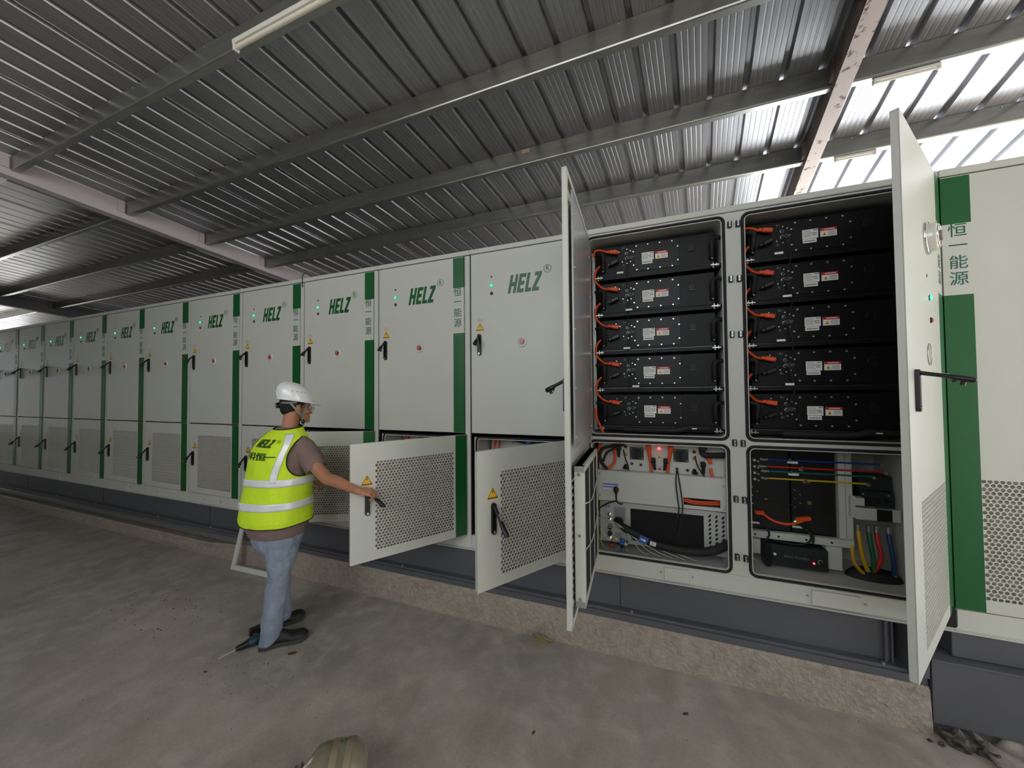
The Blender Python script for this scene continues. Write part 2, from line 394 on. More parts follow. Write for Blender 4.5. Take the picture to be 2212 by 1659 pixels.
tag(g.build('steel_base_frame', bevel=.002), 'long dark grey steel base under the cabinets, standing on the concrete kerb', 'base frame')
g = G()
g.box(2.985, 6.2, -.002, .9, -1.48, -1.34, BASE); g.box(2.868, 6.2, -.06, .9, -1.828, -1.485, BASE); g.box(2.868, 6.2, -.066, -.06, -1.497, -1.485, BASE)
tag(g.build('steel_skirt', bevel=.003), 'dark grey steel skirt under the rightmost cabinet, stepping past the kerb end', 'base frame')

# ------------------------------------------------------------ door building
def grille_mesh(sg):
    # punched sheet: hexagonal lattice of round holes
    g = G(); a = .0243; rh = .02105; R = a / sqrt(3); ri = .0101; nx, nz = 26, 31; x0, z0 = .118, -.497
    for r in range(nz):
        for c in range(nx):
            cx = x0 + a / 2 + c * a + (a / 2 if r % 2 else 0); cz = z0 - rh / 2 - r * rh; vs = []
            for k in range(12):
                t = pi / 6 * k + pi / 2; rr = R if k % 2 == 0 else R * cos(pi / 6)
                vs.append((sg * (cx + rr * cos(t)), .001, cz + rr * sin(t)))
            for d in (.001, .0045):
                for k in range(12):
                    t = pi / 6 * k + pi / 2; vs.append((sg * (cx + ri * cos(t)), d, cz + ri * sin(t)))
            fs = [(k, (k + 1) % 12, 12 + (k + 1) % 12, 12 + k) for k in range(12)] + [(12 + k, 12 + (k + 1) % 12, 24 + (k + 1) % 12, 24 + k) for k in range(12)]
            g.add(vs, fs, PAINT)
        cz = z0 - rh / 2 - r * rh
        if r % 2: g.box(sg * x0, sg * (x0 + a / 2 + .0035), .0012, .003, cz - rh / 2, cz + rh / 2, PAINT)
        else: g.box(sg * (x0 + nx * a - .0035), sg * (x0 + nx * a + a / 2), .0012, .003, cz - rh / 2, cz + rh / 2, PAINT)
    return g
PX0, PX1, PZ1, PZ0 = .1215, .118 + 26 * .0243 + .0085, -.5, -.497 - 31 * .02105 + .003
def ringplate(g, x0, x1, z0, z1, a0, a1, b0, b1, y0, y1, material):
    o = [(x0, z0), (x1, z0), (x1, z1), (x0, z1)]; h = [(a0, b0), (a1, b0), (a1, b1), (a0, b1)]
    v = [(p[0], y, p[1]) for y in (y0, y1) for p in o] + [(p[0], y, p[1]) for y in (y0, y1) for p in h]; f = []
    for k in range(4):
        q = (k + 1) % 4
        f += [(k, q, 8 + q, 8 + k), (4 + k, 4 + q, 12 + q, 12 + k), (k, q, 4 + q, 4 + k), (8 + k, 8 + q, 12 + q, 12 + k)]
    g.add(v, f, material)
CACHE = {}
def part(key, fn, name, parent, loc=(0, 0, 0)):
    # build a mesh once, then share it
    if key not in CACHE:
        o = fn(); CACHE[key] = o.data
        o.parent = parent; o.location = loc; return o
    o = bpy.data.objects.new(name, CACHE[key]); COL.objects.link(o); o.parent = parent; o.location = loc; return o
def handle_parts(door, sg, t, zt, L, out, dn, side=0.):
    def f():
        g = G(); w = .0165; n = 10
        def stad(w, h): return [(w * cos(pi * k / n), h / 2 - w + w * sin(pi * k / n)) for k in range(n + 1)] + [(-w * cos(pi * k / n), -h / 2 + w - w * sin(pi * k / n)) for k in range(n + 1)]
        g.prism(stad(w, L), -.015, .002, BLACK); g.prism(stad(w * .72, L - .016), -.0158, -.0149, mat('handle_recess', '#070707', .3))
        g.cyl((0, -.0155, -L / 2 + w), (0, -.018, -L / 2 + w), w * .55, STEEL, 14)
        return g.build('door_handle', fixn=True)
    part(('esc', L), f, 'door_handle', door, (sg * t, 0, zt - L / 2))
    def h():
        g = G(); d = Vector((side * sg, -out, -dn)); l = d.length; d.normalize(); s_ = Vector((1, 0, 0)); nn = d.cross(s_).normalized()
        g.M = Matrix(((s_.x, d.x, nn.x, 0), (s_.y, d.y, nn.y, 0), (s_.z, d.z, nn.z, 0), (0, 0, 0, 1)))
        def sec(y, w, h, o=0.): return [Vector((w * cos(pi / 4 + pi / 6 * k) * 1.45, y, o + h * sin(pi / 4 + pi / 6 * k) * 1.55)) for k in range(12)]
        g.loft([sec(0, .006, .006), sec(.012, .0085, .006), sec(l * .45, .0085, .0055), sec(l * .62, .0115, .0085, -.002), sec(l * .95, .0115, .0085, -.002), sec(l, .007, .005, -.002)], BLACK)
        g.box(-.006, .006, l * .3, l * .52, .0092, .0104, STEEL)
        g.cyl((0, l * .8, -.008), (0, l * .8, -.03), .0085, BLACK, 12); g.cyl((0, l * .6, -.008), (0, l * .66, -.022), .006, BLACK, 10)
        return g.build('handle_lever', fixn=True)
    part(('lev', L, out, dn, sg, side), h, 'handle_lever', door, (sg * t, -.014, zt - .016))
def tri_outline(s): return [(-s * .5, -s * .433), (s * .5, -s * .433), (0, s * .433)]
def warn(door, sg, t, z, s=.072, txt=True, name='warning_sticker'):
    def f():
        g = G()
        g.prism(tri_outline(s * 1.12), -.0006, 0, YEL); g.prism(tri_outline(s), -.0010, -.0005, BLACK); g.prism(tri_outline(s * .8), -.0014, -.0009, YEL)
        b = [(.004, .026), (-.006, .004), (.0, .004), (-.003, -.008), (.007, .008), (.001, .008), (.007, .026)]
        g.prism([(p[0] * s / .08, p[1] * s / .08) for p in b], -.0018, -.0013, BLACK)
        for k in range(2): g.box(-s * .2, s * .2, -.0017, -.0013, -s * (.22 + .07 * k), -s * (.2 + .07 * k), ORTXT)
        if txt:
            for k in range(4): g.box(-s * .42, s * (.42 if k < 3 else .1), -.0005, 0, s * (.6 + .11 * k), s * (.65 + .11 * k), ORTXT)
        return g.build(name)
    part(('warn', s, txt), f, name, door, (sg * t, 0, z))
def stripe(door, sg, w, spans, key):
    def f():
        g = G()
        for a, b in spans: g.box(0, sg * w, -.0008, .0002, a, b, GREEN); g.box(0, -sg * .0008, -.0008, .028, a, b, GREEN)
        return g.build('green_stripe')
    part(('stripe', key, sg), f, 'green_stripe', door)
def lettering(door, sg, t, size=.082):
    def f():
        g = G()
        for ch, z in zip('恒一能源', (.886, .80, .705, .613)): add_text(g, ch, size, 0, 0, z, DKTXT, bold=.006)
        return g.build('stripe_lettering')
    part(('lett',), f, 'stripe_lettering', door, (sg * t, 0, 0))
def logo(door, sg, t, z):
    def f():
        g = G(); w, h = .3, .155
        for o in helz_outlines(w, h): g.prism([(p[0] - w / 2, p[1] - h / 2) for p in o], -.0008, 0, GREEN)
        g.ring((w / 2 + .045, 0, h / 2 + .015), .031, .0022, GREENTXT, 28, 4); add_text(g, 'R', .052, w / 2 + .045, 0, h / 2 + .015, GREENTXT, bold=.01)
        return g.build('logo')
    part(('logo',), f, 'logo', door, (sg * t, 0, z))
def lamp(door, name, sg, t, z, material, key):
    def f():
        g = G(); g.disc((0, 0, 0), .0145, .004, BLACK, 18); g.ball((0, -.004, 0), .0115, .007, .0115, material, 14); return g.build(name)
    part(('lamp', key), f, name, door, (sg * t, 0, z))
def keyhole(door, sg, t, z):
    def f():
        g = G(); g.disc((0, 0, 0), .0085, .0015, BLACK, 14); return g.build('sensor_hole')
    part(('kh',), f, 'sensor_hole', door, (sg * t, 0, z))
def estop(door, sg, t, z):
    def f():
        g = G(); g.ring((0, -.001, 0), .038, .008, mat('clear_guard_ring', '#dbd9d0', .15, 0, coat=1), 28, 8); g.disc((0, 0, 0), .036, .0015, mat('guard_plate', '#b3afa4', .3), 28)
        g.disc((.003, -.001, 0), .0175, .014, mat('alarm_red', '#b4342f', .25), 24); g.prism([(-.004, -.005), (.01, -.005), (.003, .007)], -.0165, -.0145, WHITE); return g.build('emergency_stop')
    part(('es',), f, 'emergency_stop', door, (sg * t, 0, z))
def door(parent, kind, sg, hx, w=.93, ang=0., hy=0., name='door', Z=(-1.215, 1.2)):
    """kind: 'upper', 'lower' or 'full'; sg -1 = hinged on its right, +1 = hinged on its left"""
    z0, z1 = {'upper': (-.345, Z[1]), 'lower': (Z[0], -.36), 'full': Z}[kind]
    x0, x1 = (0, sg * w) if sg > 0 else (sg * w, 0)
    def f():
        g = G()
        if kind == 'upper': g.box(x0, x1, 0, .004, z0, z1, PAINT)
        else:
            a, b = sorted((sg * PX0, sg * PX1)); ringplate(g, x0, x1, z0, z1, a, b, PZ0, PZ1, 0, .0035, PAINT)
        g.box(x0, x0 + .004, .002, .028, z0, z1, PAINT); g.box(x1 - .004, x1, .002, .028, z0, z1, PAINT)
        g.box(x0, x1, .002, .028, z0, z0 + .004, PAINT); g.box(x0, x1, .002, .028, z1 - .004, z1, PAINT)
        for a, b in ((x0 + .002, x0 + .03), (x1 - .03, x1 - .002)): g.box(a, b, .025, .028, z0, z1, PAINT)
        for a in (z0 + .002, z1 - .03): g.box(x0, x1, .025, .028, a, a + .028, PAINT)
        return g.build(name)
    d = part(('door', kind, sg, w, Z), f, name, parent)
    d.name = name; d.location = (hx, hy, 0); d.rotation_euler.z = radians(ang) * (1 if sg < 0 else -1)
    if kind != 'upper':
        part(('grille', sg), lambda: grille_mesh(sg).build('perforated_grille', fixn=False), 'perforated_grille', d)
        def ff():
            g = G(); a, b = sorted((sg * (PX0 - .01), sg * (PX1 + .01))); n = 32; dz = (PZ1 - PZ0 + .02) / n; vs = []
            for k in range(n + 1): vs += [(a, .007 if k % 2 else .022, PZ0 - .01 + k * dz), (b, .007 if k % 2 else .022, PZ0 - .01 + k * dz)]
            g.add(vs, [(2 * k, 2 * k + 1, 2 * k + 3, 2 * k + 2) for k in range(n)], FILT); g.box(a, b, .023, .025, PZ0 - .01, PZ1 + .01, FILT)
            return g.build('filter_mat')
        part(('filt', sg), ff, 'filter_mat', d)
    if kind == 'lower': stripe(d, sg, .104, [(z0 + .001, z1 - .001)], 'lo')
    else: stripe(d, sg, .108 if kind == 'upper' else .12, [(.929, z1 - .004), (z0 + .001, .526)], kind)
    if kind != 'lower': lettering(d, sg, .064)
    return d
def dress_upper(d, sg=-1):
    keyhole(d, sg, .735, .986); lamp(d, 'green_status_light', sg, .734, .911, LEDG, 'g'); lamp(d, 'red_status_light', sg, .734, .844, LEDR, 'r')
    logo(d, sg, .437, .902); estop(d, sg, .467, .417); warn(d, sg, .845, .566); handle_parts(d, sg, .85, .505, .185, .09, .085)
def dress_lower(d, sg=-1):
    warn(d, sg, .818, -.632, .078, False); handle_parts(d, sg, .815, -.688, .195, .085, .15, .0)

# ------------------------------------------------------------ rounded openings
def rrect(x0, x1, z0, z1, r, n=6):
    o = []
    for cx, cz, a0 in ((x1 - r, z1 - r, 0), (x0 + r, z1 - r, 90), (x0 + r, z0 + r, 180), (x1 - r, z0 + r, 270)):
        for k in range(n + 1):
            a = radians(a0 + 90 * k / n); o.append((cx + r * cos(a), cz + r * sin(a)))
    return o
def plate_hole(g, cell, hole, r, y, material, depth, inner, back=True):
    X0, X1, Z0, Z1 = cell; x0, x1, z0, z1 = hole; n = 6; loop = rrect(x0, x1, z0, z1, r, n)
    cor = [(X1, Z1), (X0, Z1), (X0, Z0), (X1, Z0)]; sides = []
    v = [(p[0], y, p[1]) for p in loop] + [(p[0], y, p[1]) for p in cor]; f = []; N = len(loop)
    # projections of each arc's ends on the cell border
    for c in range(4):
        s = c * (n + 1); e = s + n
        ps, pe = loop[s], loop[e]
        if c == 0: A, B = (X1, ps[1]), (pe[0], Z1)
        elif c == 1: A, B = (ps[0], Z1), (X0, pe[1])
        elif c == 2: A, B = (X0, ps[1]), (pe[0], Z0)
        else: A, B = (ps[0], Z0), (X1, pe[1])
        ia = len(v); v += [(A[0], y, A[1]), (B[0], y, B[1])]; sides.append((ia, ia + 1))
        f.append(tuple([N + c, ia] ) + (s,)); f.append((N + c, e, ia + 1))
        for k in range(n): f.append((N + c, s + k, s + k + 1))
    for c in range(4):
        e = c * (n + 1) + n; s2 = ((c + 1) % 4) * (n + 1); f.append((e, sides[c][1], sides[(c + 1) % 4][0], s2))
    g.add(v, f, material)
    vv = [(p[0], yy, p[1]) for yy in (y, depth) for p in loop]
    g.add(vv, [(k, (k + 1) % N, N + (k + 1) % N, N + k) for k in range(N)] + ([tuple(range(N, 2 * N))] if back else []), inner)
def seal_geo(hole, r, y=0.):
    g = G(); pts = [(p[0], y, p[1]) for p in rrect(hole[0] - .002, hole[1] + .002, hole[2] - .002, hole[3] + .002, r)]; g.tube(pts + [pts[0]], .0085, RUB, 6)
    pts = [(p[0], y + .002, p[1]) for p in rrect(hole[0] + .012, hole[1] - .012, hole[2] + .012, hole[3] - .012, r - .01)]; g.tube(pts + [pts[0]], .0035, PAINT, 5)
    return g
def shell(g, w, z0=-1.335, z1=1.205, D=1.1, y=.03):
    g.box(.002, w - .002, y + .9, D, z0, z1, PAINT); g.box(.002, .02, y, D, z0, z1, PAINT); g.box(w - .02, w - .002, y, D, z0, z1, PAINT)
    g.box(.002, w - .002, y, D, z1 - .01, z1, PAINT); g.box(.002, w - .002, y, D, z0, z0 + .01, PAINT)
def single_body():
    g = G(); shell(g, 1.0)
    g.box(.003, .945, .03, .034, -.385, 1.205, PAINT)
    plate_hole(g, (.003, .945, -1.225, -.352), (.04, .91, -1.195, -.385), .035, .03, PAINT, .55, INPAINT)
    g.box(.946, .995, .004, .04, -1.222, 1.2, PAINT)
    g.box(.997, 1.003, .012, .05, -1.33, 1.22, GAP)
    g.cbox(.0, .998, -.006, 1.1, 1.207, 1.247, PAINT, .004)
    return g.build('cabinet_body')
def plinth_geo(w, panels):
    g = G(); g.box(0, w - .002, .004, .03, -1.333, -1.222, PAINT); g.box(0, w - .002, -.022, .05, -1.337, -1.331, PAINT)
    for a, b in panels:
        for s in (a - .02, b + .02): g.cyl((s, .004, -1.277), (s, -.002, -1.277), .007, STEEL, 8)
    return g
def single(i, label):
    t = tag(empty('battery_cabinet', (i, 0, 0)), label, 'cabinet', 'grey white battery cabinets with split doors')
    part(('sbody',), single_body, 'cabinet_body', t)
    def f():
        g = plinth_geo(1.0, [(.34, .62)]); return g.build('plinth')
    part(('plinth1',), f, 'plinth', t)
    def f2():
        g = G(); g.cbox(.34, .62, -.003, .004, -1.325, -1.232, PAINT, .002); return g.build('plinth_cover')
    part(('pcov',), f2, 'plinth_cover', t)
    u = door(t, 'upper', -1, .94, name='upper_door'); dress_upper(u)
    return t
ordn = {0: 'battery cabinet directly left of the open double cabinet, its lower door swung open',
        -1: 'grey-white battery cabinet whose open lower door the worker is holding',
        -2: 'grey-white battery cabinet right behind the worker\'s helmet, lower door slightly ajar',
        -3: 'closed battery cabinet just left of the worker\'s helmet, lower half behind his vest',
        -4: 'closed battery cabinet with its whole grille in view next to the worker\'s vest',
        -5: 'closed battery cabinet, second fully visible one left of the worker', -6: 'closed battery cabinet, third fully visible one left of the worker',
        -7: 'closed battery cabinet, fourth fully visible one left of the worker', -8: 'closed battery cabinet, third from the left edge of the photo, far down the row',
        -9: 'closed battery cabinet, second from the left edge of the photo, far down the row', -10: 'farthest battery cabinet, cut by the left edge of the photo'}
CAB = {}
for i in range(0, -11, -1):
    t = CAB[i] = single(i, ordn[i])
    a = {0: 57, -1: 57, -2: 24}.get(i, 0)
    lo = door(t, 'lower', -1, .94 if not a else .962, name='lower_door', ang=a, hy=0 if not a else -.012)
    warn(lo, -1, .818, -.628, .078, False)
    if a == 57 and i == -1: handle_parts(lo, -1, .815, -.688, .195, .115, .10, -.085)
    elif a == 57: handle_parts(lo, -1, .815, -.688, .195, .14, .15, 0)
    else: handle_parts(lo, -1, .845, -.70, .18, .1, .11, 0)
    if a:
        s = seal_geo((.04, .91, -1.195, -.385), .035, .028).build('door_seal'); s.parent = t
        # what shows of the lower bay above the door
        g = G(); g.box(.06, .89, .3, .31, -.62, -.39, INPAINT); g.box(.06, .89, .14, .5, -.8, -.62, INPAINT); g.cyl((.27, .3, -.45), (.27, .27, -.45), .014, STEEL, 10); o = g.build('inner_panel'); o.parent = t
        g = G()
        for xx in (.12, .165): g.tube(smooth_path([(xx, .28, -.39), (xx + .012, .2, -.5), (xx + .02, .14, -.6)]), .009, ORANGE, 8)
        g.build('orange_cable', t)['label'] = 'pair of orange power cables'
        g = G(); g.tube(smooth_path([(.34, .2, -.41), (.5, .12, -.42), (.72, .13, -.43), (.85, .3, -.45)]), .026, RUB, 12)
        g.build('coolant_hose', t)['label'] = 'thick black coolant hose'
        if i == 0:
            g = G(); g.tube([(.47, .125, -.419), (.53, .118, -.421)], .0275, BLUE, 14); g.build('hose_label', t)['label'] = 'blue hose label'

# ------------------------------------------------------------ rightmost cabinet, door hinged on its left
t = tag(empty('battery_cabinet', (3.0, 0, 0)), 'tall cabinet at the right edge with a green stripe on its left side', 'cabinet')
g = G(); shell(g, 1.0); g.box(.003, .995, .03, .034, -1.222, 1.205, PAINT); g.box(-.003, .003, .012, .05, -1.33, 1.22, GAP); g.cbox(.002, .998, -.006, 1.1, 1.207, 1.247, PAINT, .004); g.build('cabinet_body', t)
plinth_geo(1.0, [(.38, .64)]).build('plinth', t)
d = door(t, 'full', 1, .008, w=.955, name='door')

# ------------------------------------------------------------ open double cabinet
OC = tag(empty('battery_cabinet', (0, 0, 0)), 'grey-white double battery cabinet standing wide open, both tall doors swung out', 'cabinet')
UP = (-.326, 1.181); LO = (-1.207, -.369); LX = (1.018, 1.93); RX = (2.042, 2.955)
g = G(); g.M = Matrix.Translation((1.0, 0, 0)); shell(g, 2.0, y=.012); g.M = Matrix.Identity(4)
g.box(1.97, 2.0, .05, .9, -1.22, 1.2, INPAINT)
MZ = (UP[0] + LO[1]) / 2
for hx, cell in ((LX, (1.002, 1.985)), (RX, (1.985, 2.998))):
    plate_hole(g, (cell[0], cell[1], MZ, 1.205), (hx[0], hx[1], UP[0], UP[1]), .04, .008, PAINT, .85, INPAINT)
    plate_hole(g, (cell[0], cell[1], -1.222, MZ), (hx[0], hx[1], LO[0], LO[1]), .04, .008, PAINT, .05, INPAINT, False)
    a, b = hx; g.box(a - .01, b + .01, .045, .62, -1.262, -1.25, INPAINT); g.box(a - .01, b + .01, .045, .62, LO[1], LO[1] + .01, INPAINT); g.box(a - .01, a, .045, .62, -1.25, LO[1], INPAINT); g.box(b, b + .01, .045, .62, -1.25, LO[1], INPAINT); g.box(a - .01, b + .01, .61, .62, -1.25, LO[1], INPAINT); g.box(a, b, .045, .05, -1.25, LO[0] + .003, INPAINT)
g.cbox(1.0, 2.998, -.006, 1.1, 1.207, 1.247, PAINT, .004)
g.build('cabinet_body', OC)
g = plinth_geo(2.0, [(.52, .68), (1.36, 1.6)]); g.M = Matrix.Identity(4); o = g.build('plinth', OC); o.location.x = 1.0
for a, b in ((1.52, 1.68), (2.36, 2.6)):
    g = G(); g.cbox(a, b, -.008, .004, -1.325, -1.235, PAINT, .002); g.build('plinth_cover', OC)
for hx in (LX, RX):
    for hz in (UP, LO): seal_geo((*hx, *hz), .04, .003).build('door_seal', OC)
def catch(x, z):
    def f():
        g = G(); g.cbox(-.013, .013, -.014, .008, -.021, .021, BLACK, .003)
        for q in (-.012, .012): g.cyl((0, -.013, q), (0, -.017, q), .006, SCREW, 10)
        g.box(-.005, .005, -.018, -.012, -.004, .004, STEEL); return g.build('lock_catch')
    part(('catch',), f, 'lock_catch', OC, (x, 0, z))
for z in (1.118, .748, .375, -.348, -.72, -1.1):
    catch(1.966, z + .002); catch(2.014, z)
for z in (1.05, .66, .27, -.16, -.75, -1.12):
    g = G(); g.cbox(1.0, 1.014, -.018, .01, z - .03, z + .03, BLACK, .003); g.build('hinge', OC)

# left leaf, seen from its inner side
ld = door(OC, 'full', 1, 1.0, w=.905, ang=88.5, hy=.0, name='left_door', Z=(-1.232, 1.2))
handle_parts(ld, 1, .845, .075, .18, .10, .05)
INM = mat('galvanised_inner_skin', '#c4c6c6', .28, .5, .06, 6)
g = G(); g.box(.06, .80, .030, .040, -.3, 1.12, INM)
for zz in (1.0, .7, .35, .02, -.25):
    for xx in (.09, .77): g.cyl((xx, .04, zz), (xx, .045, zz), .006, SCREW, 8)
for zz in (1.12, -.3): g.box(.06, .8, .028, .043, zz - .006, zz + .006, INM)
o = g.build('inner_skin', ld)
g = G(); a, b, c0, c1 = .13, .80, -1.165, -.405
for bx in ((a, b, c0, c0 + .035), (a, b, c1 - .035, c1), (a, a + .035, c0, c1), (b - .035, b, c0, c1)): g.box(bx[0], bx[1], .03, .084, bx[2], bx[3], PAINT)
g.box(a, b, .03, .07, c1 - .002, c1, PAINT)
for zz in (-.45, -.78, -1.12):
    g.cyl((b, .055, zz), (b + .004, .055, zz), .009, STEEL, 8)
g.build('filter_box', ld, bevel=.0015)
g = G(); g.box(a + .035, b - .035, .066, .078, c0 + .035, c1 - .035, FILTB)
o = g.build('filter_pad', ld); o['label'] = 'black filter pad'
g = G()
for xx in (.34, .56): g.box(xx, xx + .008, .079, .083, c0 + .02, c1 - .02, PAINT)
for zz in (-.66, -.91): g.tube(smooth_path([(a + .02, .083, zz + .05), (.46, .083, zz - .01), (b - .02, .083, zz + .05)]), .004, PAINT, 6)
g.build('wire_guard', ld)

# right leaf, seen from its outer side
rd = door(OC, 'full', -1, 2.998, w=.935, ang=54.3, hy=-.004, name='right_door', Z=(-1.215, 1.2))
g = G(); g.ring((0, -.004, 0), .074, .008, CHROME, 40, 8); g.tube([(0, -.0, 0), (0, -.035, 0), (0, -.042, 0)], [.07, .068, .058], mat('clear_guard_ring', ''), 36); g.ring((0, -.042, 0), .055, .004, CHROME, 32, 6); g.cyl((0, -.042, 0), (0, -.052, 0), .026, mat('alarm_red_dark', '#7d6a62', .3), 20)
g.build('round_vent', rd, (-.419, 0, .756))['label'] = 'chrome-rimmed round vent'
keyhole(rd, -1, .445, .563); lamp(rd, 'green_status_light', -1, .40, .459, LEDG, 'g'); lamp(rd, 'red_status_light', -1, .385, .347, LEDR, 'r')
g = G(); g.disc((0, 0, 0), .052, .002, mat('disc_plate', '#a39d90', .4), 32); g.ring((0, -.002, 0), .052, .003, STEEL, 32, 6); g.build('round_cover', rd, (-.452, 0, .171))
handle_parts(rd, -1, .80, .087, .186, .15, .035)

# ------------------------------------------------------------ battery packs
def pack_proto():
    P = empty('battery_pack'); Y = .13
    g = G(); g.cbox(0, .793, Y, .8, -.155, .085, PACKM, .004); g.build('pack_case', P)
    g = G(); g.cbox(.25, .565, Y - .004, Y, -.135, .077, PACKP, .0015); g.build('cover_plate', P)
    g = G()
    for x, z in ((.268, .058), (.35, .06), (.434, .06), (.518, .058), (.25 - .004, .018), (.247, -.087), (.27, -.125), (.35, -.127), (.434, -.127), (.518, -.127), (.556, .014), (.556, -.088)):
        g.cyl((x, Y - .003, z), (x, Y - .009, z), .0055, SCREW, 8)
    for x, z in ((.14, .03), (.165, -.05), (.2, .045), (.2, -.065), (.225, .03), (.225, -.055), (.12, -.055), (.11, .05)): g.cyl((x, Y, z), (x, Y - .006, z), .0042, SCREW, 8)
    g.build('cover_screws', P)
    g = G(); g.box(.306, .391, Y - .006, Y - .004, -.06, 0, WHITE); g.box(.308, .382, Y - .006, Y - .004, -.088, -.062, WHITE)
    for k in range(5): g.box(.311, .35 + .006 * (k % 3), Y - .0065, Y - .0055, -.012 - .009 * k, -.009 - .009 * k, GREYTXT)
    for q in (0, 1):
        for k in range(4): g.box(.36 + .006 * k, .364 + .006 * k, Y - .0065, Y - .0055, -.03 - .012 * q, -.022 - .012 * q, GREYTXT)
    g.box(.365, .388, Y - .0065, Y - .0055, -.011, -.005, GREYTXT); g.box(.314, .375, Y - .0065, Y - .0055, -.079, -.073, GREYTXT)
    g.build('name_plate', P)
    g = G(); g.box(.402, .488, Y - .006, Y - .004, -.06, -.004, WHITE); g.box(.402, .488, Y - .0066, Y - .0058, -.022, -.004, REDL)
    g.prism([(.41, -.053), (.436, -.053), (.423, -.03)], Y - .0068, Y - .0058, YEL); g.prism([(.42, -.049), (.426, -.049), (.4225, -.037)], Y - .0073, Y - .0066, BLACK)
    for k in range(4): g.box(.442, .481, Y - .0066, Y - .0058, -.031 - .007 * k, -.0285 - .007 * k, GREYTXT)
    g.box(.42, .475, Y - .0072, Y - .0064, -.0155, -.0105, WHITE)
    g.build('warning_label', P)
    g = G(); g.ring((.644, Y - .002, -.008), .022, .0035, BLACK, 24, 6); g.disc((.644, Y, -.008), .02, .006, PACKP, 24); g.box(.62, .668, Y - .012, Y - .002, -.036, -.03, BLACK)
    g.build('relief_valve', P)
    for x, s in ((.02, -1), (.775, 1)):
        g = G(); g.tube(smooth_path([(x + s * .06, Y - .02, .02), (x + s * .03, Y - .045, .022), (x, Y - .055, .01), (x - s * .004, Y - .045, -.03), (x, Y - .03, -.08), (x, Y - .012, -.115)]), .0145, RUB, 10)
        g.cyl((x, Y - .03, -.075), (x, Y - .014, -.11), .018, BLACK, 10); g.ball((x, Y - .035, -.118), .006, .006, .006, SCREW, 8); g.build('coolant_hose', P)
    g = G()
    add_text(g, 'COM', .03, .222, Y, -.02, GREYTXT); add_text(g, 'B+', .022, .175, Y, .058, GREYTXT); add_text(g, 'B-', .022, .175, Y, -.075, GREYTXT)
    g.build('port_lettering', P)
    g = G()
    for z in (.014, -.026):
        g.ring((.195, Y - .003, z), .0095, .0028, STEEL, 14, 6); g.cyl((.195, Y, z), (.195, Y - .012, z), .0075, BLACK, 12)
    g.build('com_port', P)
    def plug(material, z, name, ang):
        g = G(); a = radians(ang); d = Vector((cos(a), 0, sin(a))); e = Vector((.135, Y - .035, z))
        g.M = Matrix.Translation(e) @ Matrix.Rotation(-a, 4, 'Y')
        g.cbox(-.062, .0, -.015, .015, -.0145, .0145, material, .005); g.cbox(-.085, -.06, -.0105, .0105, -.0105, .0105, material, .004); g.cbox(-.008, .0, -.008, .035, -.012, .012, material, .003)
        return g.build(name, P)
    plug(ORANGE, .017, 'orange_power_plug', -12); plug(BLACK, -.045, 'black_power_plug', 22)
    g = G(); g.box(-.03, .83, Y - .03, .7, -.185, -.176, PACKM); g.box(-.03, .83, Y - .035, Y - .03, -.188, -.162, PACKM)
    g.box(0, .793, Y - .006, Y + .01, -.17, -.156, mat('dark_rail_steel', '#5c5c5d', .25, .7))
    g.build('tray_rail', P)
    for x in (-.035, .76):
        g = G(); g.box(x, x + .055, Y - .065, Y - .02, -.179, -.172, STEEL); g.cyl((x + .02, Y - .04, -.19), (x + .02, Y - .04, -.155), .006, SCREW, 8); g.cyl((x + .04, Y - .05, -.185), (x + .04, Y - .05, -.16), .004, SCREW, 8); g.build('tray_bracket', P)
    return P
PZ = (1.058, .768, .477, .187, -.106)
rown = ['top', 'second', 'middle', 'fourth', 'bottom']
proto = pack_proto()
for c, (cx, side) in enumerate(((1.10, 'left'), (2.10, 'right'))):
    for k, z in enumerate(PZ):
        p = proto if (c == 0 and k == 0) else copy_tree(proto)
        p.location = (cx, 0, z)
        tag(p, 'black battery pack with labels, %s of five in the %s bay of the open cabinet' % (rown[k], side), 'battery pack', 'black battery packs racked in the open cabinet')
        # orange link cable from the plug round the side of the rack
        g = G(); zz = z + .028
        if k == 0: path = [(cx + .056, .095, zz + .0), (cx + .01, .09, zz + .022), (cx - .035, .08, zz + .018), (cx - .052, .1, zz - .02)]
        else: path = [(cx + .056, .095, zz - .0), (cx + .015, .085, zz + .012), (cx - .03, .075, zz + .06), (cx - .04, .075, zz + .11), (cx - .03, .08, zz + .155), (cx - .005, .1, zz + .19)]
        g.tube(smooth_path(path), .0085, ORANGE, 8)
        tag(g.build('power_cable'), 'orange cable curling into the plug of the %s pack, %s bay' % (rown[k], side), 'cable', 'orange power cables of the battery packs')
        if k < 4:
            g = G(); z2 = PZ[k + 1]
            g.tube(smooth_path([(cx + .195, .115, z - .03), (cx + .21, .09, z - .06), (cx + .222 if c else cx + .2, .08, z - .13), (cx + .225 if c else cx + .2, .08, z2 + .09), (cx + .2, .1, z2 + .02)]), .0035, RUB, 6)
            q = (cx + (.2 if k % 2 else .16) + (.0 if c else -.01 + .02 * k), z - .148)
            g.box(q[0] - .024, q[0] + .024, .072, .076, q[1] - .007, q[1] + .007, WHITE)
            tag(g.build('signal_cable'), 'thin black signal cable with white tag between %s and %s packs, %s bay' % (rown[k], rown[k + 1], side), 'cable', 'black signal cables between the battery packs')
g = G(); g.tube(smooth_path([(1.055, .07, -.13), (1.06, .06, -.2), (1.085, .06, -.26), (1.115, .07, -.33)]), .0095, ORANGE, 8)
tag(g.build('power_cable'), 'orange cable running down the left side below the lowest battery pack', 'cable')
